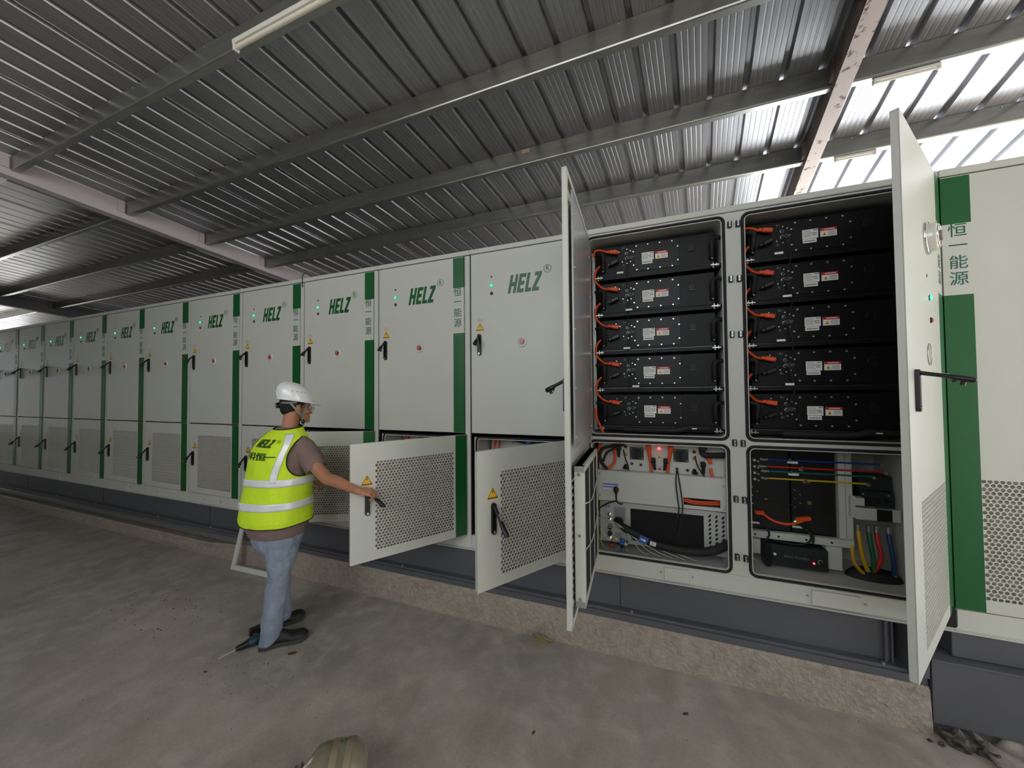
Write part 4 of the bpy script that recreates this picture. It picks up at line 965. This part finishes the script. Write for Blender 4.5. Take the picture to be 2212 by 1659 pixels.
# dusty clear bottle at the bottom edge of the picture
PB = mat('dusty_clear_plastic', '#9a927c', .22, 0, .2, 9, trans=.45, coat=.4)
t = tag(empty('plastic_bottle', BOTTLE[0]), 'dusty translucent plastic bottle lying on the concrete at the bottom edge', 'bottle'); t.rotation_euler = BOTTLE[1]
g = G(); pr = [(0, .0), (.006, .06), (.025, .1), (.06, .122), (.12, .125), (.19, .124), (.225, .115), (.262, .075), (.28, .055), (.31, .05)]
g.loft([[Vector((x, r * cos(2 * pi * k / 28), r * sin(2 * pi * k / 28))) for k in range(28)] for x, r in pr], PB); g.build('bottle_body', t)
g = G(); g.M = Matrix.Rotation(pi / 2, 4, 'Z') @ Matrix.Identity(4); g.M = Matrix.Identity(4); g.ring((.29, 0, 0), .058, .006, PB, 28, 6, 'x'); g.ring((.312, 0, 0), .05, .005, PB, 28, 6, 'x'); g.disc((.309, 0, 0), .045, .002, mat('bottle_mouth', '#4a4636', .4), 24, 'x'); g.build('bottle_neck', t)
g = G()
for k in range(2):
    x = .07 + .06 * k; g.loft([[Vector((x + q, (.1265) * cos(2 * pi * j / 28), .1265 * sin(2 * pi * j / 28))) for j in range(28)] for q in (0, .03)], mat('brown_tape_stain', '#8d7f69', .35, 0, .22, 12), cap=False)
g.build('tape_band', t)
g = G(); g.tube(smooth_path([(-2.015, -.008, 1.15), (-2.013, -.012, 1.25), (-2.0, -.01, 1.285), (-1.96, .0, 1.295), (-1.92, .05, 1.25)]), .004, RUB, 6)
tag(g.build('hooked_wire'), 'thin dark wire hooked over the cabinet tops left of the worker\'s helmet', 'wire')

# ------------------------------------------------------------ the worker
# body frame: r = to the photo's right, a = away from the viewer, z = up; origin on the floor between the feet
OX, OY = -1.13, -.86; ER = Vector((.59, .807, 0)); EA = Vector((-.807, .59, 0))
CAMP = Vector((1.4362, -2.7412, 0)); BS = 1.05
def Wd(r, a, z, s=BS): return CAMP + (Vector((OX, OY, 0)) + ER * r + EA * a + Vector((0, 0, z)) - CAMP) * s
ML = Wd(0, 0, -1.8)
MAN = tag(empty('person', ML), 'person in yellow-green reflective vest, white helmet and jeans, reaching for an open cabinet door', 'person')
def mbuild(g, name, parent=None, label=None):
    o = g.build(name); o.parent = parent or MAN
    o.matrix_parent_inverse = Matrix.Translation(-ML)
    if label: o['label'] = label
    return o
def fuse(o, vox, smooth=2, disp=0, dscale=.1):
    r = o.modifiers.new('r', 'REMESH'); r.mode = 'VOXEL'; r.voxel_size = vox; r.use_smooth_shade = True
    s = o.modifiers.new('s', 'SMOOTH'); s.iterations = smooth; s.factor = .5
    dg = bpy.context.evaluated_depsgraph_get(); me = bpy.data.meshes.new_from_object(o.evaluated_get(dg))
    if disp:
        q = []
        for v in me.vertices:
            p = v.co; q += list(p + v.normal * disp * (noise.noise(p / dscale) + .5 * noise.noise(p / dscale * 2.3)))
        me.vertices.foreach_set('co', q); me.update()
    for p in me.polygons: p.use_smooth = True; p.material_index = 0
    m = o.data.materials[0]; me.materials.clear(); me.materials.append(m)
    o.modifiers.clear(); o.data = me
SKIN = mat('skin', '#b07a5c', .5, 0, .06, 9, spec=.4)
HAIR = mat('black_hair', '#15120f', .75, 0, .2, 90, .6, 220)
SHIRT = mat('taupe_tshirt', '#7d6a62', .9, 0, .04, 30)
VEST = mat('hi_vis_fabric', '#d2f028', .75, 0, .03, 40, emit=0)
PIPING = mat('dark_piping', '#20251a', .8)
REFL = mat('silver_reflective_tape', '#eeeff1', .3, .1, .1, 7, .25, 14)
JEAN = mat('light_blue_denim', '#8793a2', .9, 0, .18, 6, .12, 350, stretch=(1, 1, .45))
SHOE = mat('black_shoe', '#1b1a17', .6, 0, .15, 20); SOLE = mat('shoe_sole', '#3a3932', .8)
HELM = mat('white_helmet_shell', '#eeeeee', .22, 0, 0, coat=.6)
STRAP = mat('grey_strap', '#7f8681', .7)
LAT = Vector((.62, -.784)); BK = Vector((-.784, -.62))      # torso: to his right, to his back (in r, a)
PROF = [  # z, centre r, centre a, half width, half depth
    (-1.06, -.032, .03, .198, .158), (-.97, -.034, .03, .22, .182), (-.9, -.04, .03, .236, .194), (-.8, -.038, .03, .236, .194), (-.68, -.022, .025, .232, .186), (-.58, -.014, .02, .228, .178),
    (-.5, -.012, .015, .228, .168), (-.42, -.006, .01, .22, .152), (-.36, .004, .008, .202, .13), (-.32, .012, .006, .178, .108), (-.285, .022, .004, .14, .09), (-.255, .034, .002, .1, .076), (-.235, .038, .0, .082, .068), (-.2, .045, 0, .07, .062)]
def prof(z):
    P = PROF
    if z <= P[0][0]: return P[0][1:]
    for a, b in zip(P, P[1:]):
        if z <= b[0]:
            t = (z - a[0]) / (b[0] - a[0]); return tuple(a[k] + (b[k] - a[k]) * t for k in range(1, 5))
    return P[-1][1:]
def torso(th, z, off=0., wr=0.):
    cr, ca, hw, hd = prof(z); s, c = sin(th), cos(th); e = .86
    q = LAT * ((hw + off) * math.copysign(abs(s) ** e, s)) + BK * ((hd + off) * math.copysign(abs(c) ** e, c))
    if wr:
        n_ = wr * (noise.noise(Vector((th * 1.3, z * 5, 2))) + .6 * noise.noise(Vector((th * 3.2 + z * 3, z * 9, 5)))); q *= 1 + n_ / .2
    return Wd(cr + q.x, ca + q.y, z)
def tube_w(g, pts, r, m, n=14): g.tube([Wd(*p) for p in pts], [x * BS for x in r], m, n)
# bare body: head, neck, arms, hands, legs in one surface
g = G(); HC = (.078, .02)
hd_ang = .2                                                        # head turned slightly away
HF = Vector((cos(hd_ang), sin(hd_ang))); HS = Vector((sin(hd_ang), -cos(hd_ang)))   # face direction, his right
def Hd(f, s, z): return Wd(HC[0] + HF.x * f + HS.x * s, HC[1] + HF.y * f + HS.y * s, z)
hrot = Matrix(((ER.x * HF.x + EA.x * HF.y, ER.x * HS.x + EA.x * HS.y, 0), (ER.y * HF.x + EA.y * HF.y, ER.y * HS.x + EA.y * HS.y, 0), (0, 0, 1)))
def hb(f, s, z, a, b, c, m=SKIN, n=16, tilt=0.):
    g.ball(Hd(f, s, z), a * BS, b * BS, c * BS, m, n, rot=(hrot @ Matrix.Rotation(tilt, 3, 'Y')) if tilt else hrot)
hb(-.002, 0, -.07, .096, .076, .092, n=20); hb(.03, 0, -.12, .064, .06, .075); hb(.055, 0, -.165, .042, .043, .048); hb(.078, 0, -.203, .022, .024, .02)   # skull, face, jaw, chin
hb(.098, 0, -.128, .012, .011, .026, tilt=-.35); hb(.106, 0, -.146, .013, .014, .011); hb(.085, 0, -.085, .014, .05, .012)              # nose, brow
hb(.088, 0, -.174, .014, .022, .006); hb(.086, 0, -.184, .013, .02, .007); hb(.062, .035, -.135, .026, .022, .024); hb(.062, -.035, -.135, .026, .022, .024)   # lips, cheeks
for s in (1, -1):
    hb(.0, s * .076, -.118, .02, .007, .032, tilt=.15); hb(-.004, s * .081, -.112, .019, .005, .028, tilt=.15)
g.loft([[Wd(.035 + .052 * cos(t) * k + dr, .005 + .055 * sin(t) * k, z) for t in [2 * pi * i / 20 for i in range(20)]] for z, k, dr in ((-.36, 1.5, -.01), (-.29, 1.25, 0), (-.25, 1.1, .004), (-.2, 1.04, .012), (-.13, 1.05, .02))], SKIN)
g.loft([[torso(2 * pi * k / 24, z, -.03) for k in range(24)] for z in (-1.05, -.9, -.7, -.5, -.36, -.3)], SKIN)
# right arm, reaching forward to the door handle
ARM = [(.115, -.12, -.385, .054, 1.05), (.165, -.17, -.47, .052, 1.045), (.225, -.235, -.56, .0465, 1.035), (.27, -.295, -.612, .044, 1.028), (.33, -.36, -.628, .043, 1.02), (.385, -.43, -.652, .0355, 1.01), (.437, -.495, -.676, .028, 1.0), (.462, -.513, -.683, .024, 1.0)]
g.tube([Wd(*p[:3], p[4]) for p in ARM], [p[3] for p in ARM], SKIN, 18)
# left arm, bent in front of him
ARL = [(-.1, .16, -.385, .052), (-.02, .24, -.5, .047), (.03, .3, -.6, .042), (.1, .26, -.66, .037), (.16, .2, -.7, .028), (.19, .17, -.71, .026)]
tube_w(g, [p[:3] for p in ARL], [p[3] for p in ARL], SKIN, 14)
def hand(g, wrist, fwd, down, size=1., mirror=1, curls=(.9, 1., 1.05, 1.1), grip=True):
    # wrist point, direction of the hand, direction the palm faces
    F = fwd.normalized(); D = (down - F * down.dot(F)).normalized(); Sd = F.cross(D) * mirror; W0 = wrist
    def Q(f, s, d): return W0 + (F * f + Sd * s + D * d) * size
    R = Matrix((F, Sd, D)).transposed()
    g.ball(Q(.035, 0, .002), .045 * size, .036 * size, .017 * size, SKIN, 16, rot=R); g.ball(Q(.062, .004, .001), .026 * size, .04 * size, .0145 * size, SKIN, 14, rot=R); g.ball(Q(.02, -.02, .008), .03 * size, .018 * size, .016 * size, SKIN, 12, rot=R)
    LENS = ((.042, .025, .02), (.046, .03, .022), (.042, .028, .021), (.033, .021, .018))
    for k in range(4):
        s = -.03 + .0205 * k; p = Q(.082 - abs(k - 1.2) * .004, s, 0); pts = [Q(.062, s * .9, 0), p]; ang = .35; rr = [.0095 * size, .0098 * size]
        for j, L in enumerate(LENS[k]):
            ang += curls[k] * (.35, 1.0, .75)[j]; d = F * cos(ang) + D * sin(ang); p = p + d * L * size; pts.append(p); rr.append((.0092, .0085, .0068)[j] * size)
        g.tube(pts, rr, SKIN, 10); g.ball(pts[-1], .0068 * size, .0068 * size, .0068 * size, SKIN, 8)
        for q, z in zip(pts[1:-1], rr[1:-1]): g.ball(q, z * 1.06, z * 1.06, z * 1.06, SKIN, 8)
    th = [Q(.012, -.026, .008), Q(.036, -.044, .018), Q(.062, -.046, .034), Q(.083, -.034, .046)]
    g.tube(th, [.0125 * size, .0125 * size, .0105 * size, .008 * size], SKIN, 10); g.ball(th[-1], .0082 * size, .0082 * size, .0082 * size, SKIN, 8); g.ball(th[2], .011 * size, .011 * size, .011 * size, SKIN, 8)
wr_ = Wd(.447, -.505, -.68, 1.0); fwd = Wd(.545, -.53, -.695, 1.0) - wr_
hand(g, wr_, fwd, ER * .25 + EA * .55 + Vector((0, 0, -1)), .98, -1)
wl_ = Wd(.185, .175, -.71); hand(g, wl_, Wd(.27, .1, -.72) - wl_, Vector((0, 0, -1)), .95, 1, (.6, .6, .6, .6))
for pts in ([(-.0, -.045, -1.02), (-.02, -.06, -1.33), (-.06, -.07, -1.72)], [(-.05, .1, -1.02), (-.0, .13, -1.34), (.0, .16, -1.72)]): tube_w(g, pts, [.07, .05, .036], SKIN, 12)
body = mbuild(g, 'body'); fuse(body, .0042, 3)
# hair
g = G()
hb(-.012, 0, -.068, .098, .081, .092, HAIR, 20); hb(-.052, 0, -.105, .052, .07, .062, HAIR, 16)
o = mbuild(g, 'hair'); fuse(o, .005, 1)
bm = bmesh.new(); bm.from_mesh(o.data); inv = Wd(HC[0], HC[1], 0)
def hl(p):
    d = p - inv; rr = Vector((d.dot(ER), d.dot(EA))); return rr.dot(HF), rr.dot(HS), p.z
kill = []
for v in bm.verts:
    f, s, z = hl(v.co)
    lim = -.1 if f > .045 else (-.112 if f > .018 else (-.085 if f > -.012 else -.16 + max(0, (f + .06)) * .25))
    if z < lim or f > .07: kill.append(v)
bmesh.ops.delete(bm, geom=kill, context='VERTS'); bm.to_mesh(o.data); bm.free()
# face details
for s in (1, -1):
    g = G(); hb(.089, s * .03, -.106, .008, .012, .0085, mat('eye_white', '#d8d4cc', .2), 12); hb(.0955, s * .03, -.106, .003, .0052, .0052, BLACK, 8); mbuild(g, 'eye')
g = G(); hb(.093, .03, -.09, .004, .018, .0035, HAIR, 8); hb(.093, -.03, -.09, .004, .018, .0035, HAIR, 8); mbuild(g, 'eyebrows')
# glasses
g = G(); MET = mat('glasses_wire', '#2c2d30', .35, .6)
for s in (1, -1):
    pts = [Hd(.116 - .004 * abs(cos(t)), s * .034 + .024 * cos(t), -.112 + .0215 * sin(t)) for t in [2 * pi * k / 24 for k in range(25)]]; g.tube(pts, .0012, MET, 6)
    g.tube([Hd(.114, s * .058, -.106), Hd(.09, s * .072, -.106), Hd(.0, s * .083, -.1), Hd(-.02, s * .08, -.108)], .0013, MET, 6)
g.tube([Hd(.115, .011, -.108), Hd(.118, 0, -.105), Hd(.115, -.011, -.108)], .0012, MET, 6)
gl = mbuild(g, 'glasses')
for s in (1, -1):
    g = G(); g.add([Hd(.1155, s * .034, -.112)] + [Hd(.115, s * .034 + .023 * cos(2 * pi * k / 20), -.112 + .0205 * sin(2 * pi * k / 20)) for k in range(20)], [(0, k + 1, (k + 1) % 20 + 1) for k in range(20)], mat('clear_lens', '#e8f0f0', .02, 0, alpha=.25)); o = mbuild(g, 'lens'); o.parent = gl; o.matrix_parent_inverse = Matrix.Identity(4)
    gl_off = True
# T-shirt
g = G()
g.loft([[torso(2 * pi * k / 40, z, -.006) if z > -.33 else torso(2 * pi * k / 40, z, -.008 if z > -.9 else -.004 - (z + .9) * .0) for k in range(40)] for z in (-1.03, -.98, -.9, -.8, -.7, -.6, -.5, -.42, -.36, -.32, -.285, -.26, -.245)], SHIRT)
SL = [(.08, -.08, -.345, .066), (.13, -.135, -.40, .078), (.165, -.17, -.46, .078), (.192, -.205, -.515, .077), (.207, -.22, -.545, .075)]
tube_w(g, [p[:3] for p in SL], [p[3] for p in SL], SHIRT, 22)
SLL = [(-.07, .1, -.345, .066), (-.1, .15, -.4, .076), (-.06, .2, -.47, .074), (-.02, .235, -.52, .07)]
tube_w(g, [p[:3] for p in SLL], [p[3] for p in SLL], SHIRT, 18)
o = mbuild(g, 'tshirt'); fuse(o, .006, 2, .004, .07)
# vest shell with cut arm holes
def arm_d(th, z, side):
    # signed distance to the arm hole outline, measured on the side of the torso
    t = (th - side * (pi / 2 - .05 * side * side)) / .62; u = (z + .455) / .135; return t * t + u * u - 1
def neck_cut(z, th): return z > -.253 - .028 * cos(th) * -1 if False else z > (-.248 - .01 * cos(th))
NT, NZ = 144, 120
def hem(th): return -.935 + .055 * max(0, sin(-th)) ** 2 * 1.0
grid = []
for j in range(NZ + 1):
    row = []
    for i in range(NT):
        th = 2 * pi * i / NT; z0 = hem(th); z1 = -.247 - .012 * cos(th); z = z0 + (z1 - z0) * j / NZ
        row.append((th, z))
    grid.append(row)
def thn(t): return (t + pi) % (2 * pi) - pi
def vp(th, z, off=.006):
    fl_ = .012 * max(0, (-.78 - z) / .15); return torso(th, z, off + fl_, .008 * min(1, max(0, (-.3 - z) / .1)))
g = G(); idx = {}; vs = []; fs = []
for j in range(NZ + 1):
    for i in range(NT): idx[i, j] = len(vs); vs.append(vp(*grid[j][i]))
for j in range(NZ):
    for i in range(NT):
        th, z = grid[j][i]; th = thn(th + pi / NT); z += .003
        if arm_d(th, z, 1) < 0 or arm_d(th, z, -1) < 0: continue
        a = (i + 1) % NT; fs.append((idx[i, j], idx[a, j], idx[a, j + 1], idx[i, j + 1]))
g.add(vs, fs, VEST, True)
VO = mbuild(g, 'vest', label='yellow-green vest')
m = VO.modifiers.new('s', 'SOLIDIFY'); m.thickness = .0025; m.offset = -1
def on_vest(name, label=None):
    def end(g):
        o = g.build(name); o.parent = VO; o.matrix_parent_inverse = Matrix.Translation((-OX, -OY, -FLOOR)) if False else Matrix.Identity(4)
        if label: o['label'] = label
        return o
    return end
g = G()
for side in (1, -1):
    pts = []
    for k in range(61):
        a = 2 * pi * k / 60; pts.append(vp(side * (pi / 2 - .05) + .62 * cos(a), -.455 + .135 * sin(a), .007))
    g.tube(pts, .0042, PIPING, 6)
g.tube([vp(*grid[0][i % NT], .007) for i in range(NT + 1)], .0035, PIPING, 6); g.tube([vp(*grid[NZ][i % NT], .006) for i in range(NT + 1)], .005, PIPING, 6)
on_vest('vest_piping', 'dark edge piping')(g)
def strip(name, fn, nu, nv):
    g = G(); vs = [fn(i / nu, j / nv) for j in range(nv + 1) for i in range(nu + 1)]
    g.add(vs, [(j * (nu + 1) + i, j * (nu + 1) + i + 1, (j + 1) * (nu + 1) + i + 1, (j + 1) * (nu + 1) + i) for j in range(nv) for i in range(nu)], REFL, True); o = on_vest(name)(g); s = o.modifiers.new('s', 'SOLIDIFY'); s.thickness = .0012; return o
strip('reflective_band', lambda u, v: vp(-pi + 2 * pi * u, -.662 + .052 * v - .012 * sin(2 * pi * u + 1), .0115), 120, 4)
strip('reflective_band', lambda u, v: vp(-pi + 2 * pi * u, -.825 + .052 * v - .012 * sin(2 * pi * u + 1), .0115), 120, 4)
for s in (1, -1):
    def fn(u, v, s=s):
        z = -.285 - (.335) * v; th = (.86 if s > 0 else -1.15) - (.3 if s > 0 else -.1) * min(1, v * 1.2) + (u - .5) * (.052 / (.07 + .16 * min(1, v * 2.5 + .18))) ; return vp(th, z, .0125)
    strip('reflective_strap', fn, 8, 30)
# lettering on the back
def lay(g, v, f, material, x0, z0, sub=.006, off=.0125):
    bm = bmesh.new(); vv = [bm.verts.new((p[0], 0, p[1])) for p in v]
    for q in f:
        try: bm.faces.new([vv[k] for k in q])
        except Exception: pass
    bm.normal_update(); bmesh.ops.triangulate(bm, faces=bm.faces)
    for _ in range(3): bmesh.ops.subdivide_edges(bm, edges=[e for e in bm.edges if e.calc_length() > sub], cuts=1)
    bmesh.ops.triangulate(bm, faces=bm.faces); bm.verts.index_update()
    out = []
    for w in bm.verts: out.append(vp((x0 + w.co.x) / .155, z0 + w.co.z, off))
    g.add(out, [[k.index for k in q.verts] for q in bm.faces], material); bm.free()
g = G(); VT = mat('vest_print_green', '#234a1c', .8)
for o in helz_outlines(.104, .054): lay(g, [(p[0] - .052, p[1] - .027) for p in o], [tuple(range(len(o)))], VT, -.01, -.352)
v, f = text_geo('R', 1, 0, .0); lay(g, [(q.x * .016, q.y * .016) for q in v], f, VT, .068, -.337)
n = 20; ro = [(.011 * cos(2 * pi * k / n), .011 * sin(2 * pi * k / n)) for k in range(n)] + [(.0092 * cos(2 * pi * k / n), .0092 * sin(2 * pi * k / n)) for k in range(n)]
lay(g, ro, [(k, (k + 1) % n, n + (k + 1) % n, n + k) for k in range(n)], VT, .068, -.337, .02)
for ch, x in zip('中科恒一', (-.105, -.052, .002, .052)):
    v, f = text_geo(ch, 1, 0, .022); lay(g, [(q.x * .056, q.y * .056) for q in v], f, VT, x, -.445, .012)
on_vest('back_lettering')(g)
# jeans
g = G()
def ringe(cr, ca, z, hl_, hd_, n=28): return [Wd(cr + LAT.x * hl_ * cos(t) + BK.x * hd_ * sin(t), ca + LAT.y * hl_ * cos(t) + BK.y * hd_ * sin(t), z) for t in [2 * pi * k / n for k in range(n)]]
g.loft([ringe(-.03, .03, -.93, .18, .15), ringe(-.03, .03, -1.02, .192, .16), ringe(-.025, .03, -1.1, .176, .146), ringe(-.02, .03, -1.17, .13, .11), ringe(-.02, .03, -1.22, .07, .06)], JEAN)
def leg(rows):
    g.loft([[Wd(r + rr * cos(t), a + ra * sin(t), z + sl * cos(t)) for t in [2 * pi * k / 24 for k in range(24)]] for r, a, z, rr, ra, sl in rows], JEAN)
leg([(.008, -.045, -1.04, .108, .108, 0), (-.0, -.05, -1.14, .104, .105, 0), (-.012, -.055, -1.25, .086, .092, 0), (-.022, -.06, -1.335, .07, .075, 0), (-.04, -.065, -1.44, .068, .073, 0), (-.05, -.07, -1.55, .07, .072, 0), (-.06, -.07, -1.66, .07, .07, .005), (-.068, -.07, -1.72, .067, .067, .012), (-.074, -.07, -1.762, .066, .066, .02)])
leg([(-.04, .085, -1.04, .106, .108, 0), (-.03, .095, -1.14, .1, .103, 0), (-.022, .105, -1.23, .084, .09, 0), (-.015, .12, -1.34, .072, .075, 0), (-.005, .14, -1.5, .06, .066, 0), (.003, .155, -1.62, .056, .062, 0), (.008, .165, -1.7, .057, .06, .008), (.006, .17, -1.755, .06, .06, .014)])
o = mbuild(g, 'jeans'); fuse(o, .0065, 2, .009, .075)
# shoes
def shoe(heel, toe, w=.05):
    H_, T_ = Vector(heel), Vector(toe); L = (T_ - H_).length; d = (T_ - H_).normalized(); s_ = Vector((-d.y, d.x))
    def q(f, s, z): p = H_ + d * (f * L) + s_ * s; return Wd(p.x, p.y, -1.8 + z)
    def outline(t):
        if t < .12: return .62 + .38 * sqrt(max(0, t / .12)) - .0
        return (1 - .14 * sin(pi * min(1, (t - .12) / .5)) + (.16 * sin(pi * (t - .45) / .75) if t > .45 else 0)) * (1 if t < .85 else sqrt(max(.02, 1 - ((t - .85) / .16) ** 2)))
    g = G(); rings = []
    for k in range(33):
        t = 1 - (1 - k / 32) ** 1.5; hw = w * outline(t) * .93; top = .028 + (.095 - .0 if t < .3 else .095 - .06 * min(1, (t - .3) / .4)) * (1 if t < .85 else sqrt(max(.05, 1 - ((t - .85) / .17) ** 2))) * (1 if t > .06 else .8)
        rings.append([q(t, hw * math.copysign(abs(cos(a)) ** .8, cos(a)), .02 + (top - .02) * max(0, sin(a)) ** .8 if sin(a) > 0 else .02) for a in [2 * pi * j / 20 for j in range(20)]])
    g.loft(rings, SHOE)
    g2 = G(); rings = []
    for k in range(33):
        t = -.03 + 1.05 * (1 - (1 - k / 32) ** 1.5); hw = w * outline(min(1, max(0.01, t))) * 1.06; rings.append([q(t, hw * x, z + .006 * (t > .9)) for x, z in ((-1, .003), (-.9, 0), (.9, 0), (1, .003), (1, .026), (.9, .03), (-.9, .03), (-1, .026))])
    g2.loft(rings, SOLE, smooth=False)
    g3 = G(); g3.tube([q(.55, -w * .7, .055), q(.6, -w * .2, .075), q(.6, w * .3, .075), q(.55, w * .75, .05)], .004, SOLE, 6); g3.tube([q(.38, -w * .85, .05), q(.45, 0, .1), q(.38, w * .85, .05)], .003, SOLE, 6)
    s = mbuild(g, 'shoe'); o = mbuild(g2, 'sole'); o.parent = s; o.matrix_parent_inverse = Matrix.Identity(4); o = mbuild(g3, 'shoe_seam'); o.parent = s; o.matrix_parent_inverse = Matrix.Identity(4)
    return s
shoe((-.125, -.062), (.16, -.096)); shoe((-.1, .15), (.15, .2))
# helmet: shell with ridge and brim
g = G(); hz = -.04; tl = -.17
def HP(f, s, z):
    f2 = f * cos(tl) - z * sin(tl) * -1; z2 = z * cos(tl) + f * sin(tl); return Hd(f2 - .002, s, hz + z2)
nu, nv = 48, 16; vs = []
for j in range(nv + 1):
    p = pi / 2 * j / nv
    for i in range(nu):
        t = 2 * pi * i / nu; cf, cs = cos(t), sin(t); R_ = sin(p) ** .82 if p > 0 else 0
        rid = .008 * max(0, 1 - abs(cs * R_ * .1) / .028) ** .6 if p > .0 and R_ < .93 else (.008 * max(0, 1 - abs(cs * R_ * .1) / .028) ** .6 * max(0, (1 - R_) / .07) if p > 0 else .008)
        z = .128 * cos(p) ** .86 if p < pi / 2 - 1e-6 else 0
        vs.append(HP(cf * R_ * (.127 if cf > 0 else .122), cs * R_ * .108, z + rid))
fs = [(j * nu + i, j * nu + (i + 1) % nu, (j + 1) * nu + (i + 1) % nu, (j + 1) * nu + i) for j in range(nv) for i in range(nu)]
b0 = len(vs)
for ring_, (ef, es, zz, zf) in enumerate(((.0, .0, -.006, 0), (.012, .012, -.012, -.002), (.013, .013, -.016, -.002))):
    for i in range(nu):
        t = 2 * pi * i / nu; cf, cs = cos(t), sin(t); ext = (ef + (.038 * max(0, cf) ** 2.2 if ring_ > 0 else 0)); vs.append(HP(cf * ((.127 if cf > 0 else .122) + ext), cs * (.108 + es), zz - (.006 * max(0, cf) ** 2 if ring_ else 0)))
for r_ in range(3):
    a0 = nv * nu if r_ == 0 else b0 + (r_ - 1) * nu; a1 = b0 + r_ * nu
    fs += [(a0 + i, a0 + (i + 1) % nu, a1 + (i + 1) % nu, a1 + i) for i in range(nu)]
g.add(vs, fs, HELM, True)
HE = mbuild(g, 'helmet', label='white hard hat'); s = HE.modifiers.new('s', 'SOLIDIFY'); s.thickness = .003; s.offset = -1
def hpart(g, name): o = mbuild(g, name); o.parent = HE; o.matrix_parent_inverse = Matrix.Identity(4); return o
g = G()
for k in range(4): p = .98; t = -.9 + .27 * k ; q = HP(cos(-pi / 2 + .0 + (k - 1.0) * .27) * .112, .1085 * -sin(-pi / 2 + (k - 1.) * .27) * .93, .062); g.ball(q, .0055, .0055, .0028, mat('vent_slot', '#6f6f6f', .5), 8)
hpart(g, 'vent_slots')
g = G(); g.tube([Hd(.06 * cos(t) * 1.5 - .01, .082 * sin(t), -.062 - .0 * cos(t)) for t in [pi * k / 14 + pi / 2 - 2 * pi * 0 for k in range(15)]], .009, STRAP, 8)
g.tube([Hd(-.1, .03, -.075), Hd(-.104, 0, -.08), Hd(-.1, -.03, -.075)], .014, BLACK, 8); a_ = Hd(-.104, 0, -.08); b_ = Hd(-.128, .004, -.082); g.cyl(a_, b_, .022, BLACK, 16); g.cyl(b_, Hd(-.131, .004, -.082), .014, STRAP, 14); hpart(g, 'headband')
g = G()
def ribbon(pts, w, m):
    P = smooth_path(pts, 5); vs = []
    for i, p in enumerate(P):
        t = (P[min(i + 1, len(P) - 1)] - P[max(i - 1, 0)]).normalized(); nrm = (p - Hd(0, 0, p.z)).normalized(); s_ = t.cross(nrm).normalized(); vs += [p - s_ * w, p + s_ * w, p + s_ * w + nrm * .002, p - s_ * w + nrm * .002]
    fs = [(4 * i + k, 4 * i + (k + 1) % 4, 4 * i + 4 + (k + 1) % 4, 4 * i + 4 + k) for i in range(len(P) - 1) for k in range(4)]; g.add(vs, fs, m)
ribbon([Hd(-.055, .084, -.06), Hd(-.03, .088, -.095), Hd(.0, .0885, -.135), Hd(.025, .078, -.162)], .0075, STRAP)
ribbon([Hd(.06, .078, -.065), Hd(.05, .0835, -.1), Hd(.036, .083, -.135), Hd(.028, .078, -.162)], .007, STRAP)
ribbon([Hd(.028, .08, -.16), Hd(.032, .07, -.19), Hd(.04, .055, -.215), Hd(.05, .03, -.232), Hd(.055, 0, -.236)], .009, STRAP)
g.M = Matrix.Identity(4); g.ball(Hd(.036, .064, -.208), .014, .014, .02, BLACK, 10); hpart(g, 'chin_strap')

# cordless screwdriver on the floor behind his feet
T0 = Wd(-.27, -.02, 0); dr = (Wd(-.09, .03, 0) - Wd(-.27, -.02, 0)).normalized()
DR = tag(empty('power_screwdriver', (T0.x, T0.y, FLOOR)), 'black and teal cordless screwdriver lying on the floor behind the worker\'s heel', 'power tool'); DR.rotation_euler.z = atan2(dr.y, dr.x)
g = G(); g.cyl((-.1, 0, .018), (.0, 0, .03), .003, STEEL, 8, .0035); g.build('bit', DR)
g = G(); g.tube([(0, 0, .03), (.02, 0, .032), (.06, 0, .034), (.085, 0, .036)], [.014, .019, .025, .03], BLACK, 14); g.build('chuck', DR)
g = G(); g.tube([(.08, 0, .036), (.1, 0, .038), (.17, 0, .038), (.185, 0, .038)], [.031, .034, .034, .026], mat('teal_tool_body', '#12404a', .45), 14); g.build('motor_body', DR)
g = G(); g.tube([(.13, 0, .036), (.14, .05, .032), (.15, .12, .028)], [.024, .022, .024], BLACK, 12); g.cbox(.11, .2, .11, .16, .002, .06, mat('battery_red_black', '#241414', .5), .006); g.build('grip', DR)
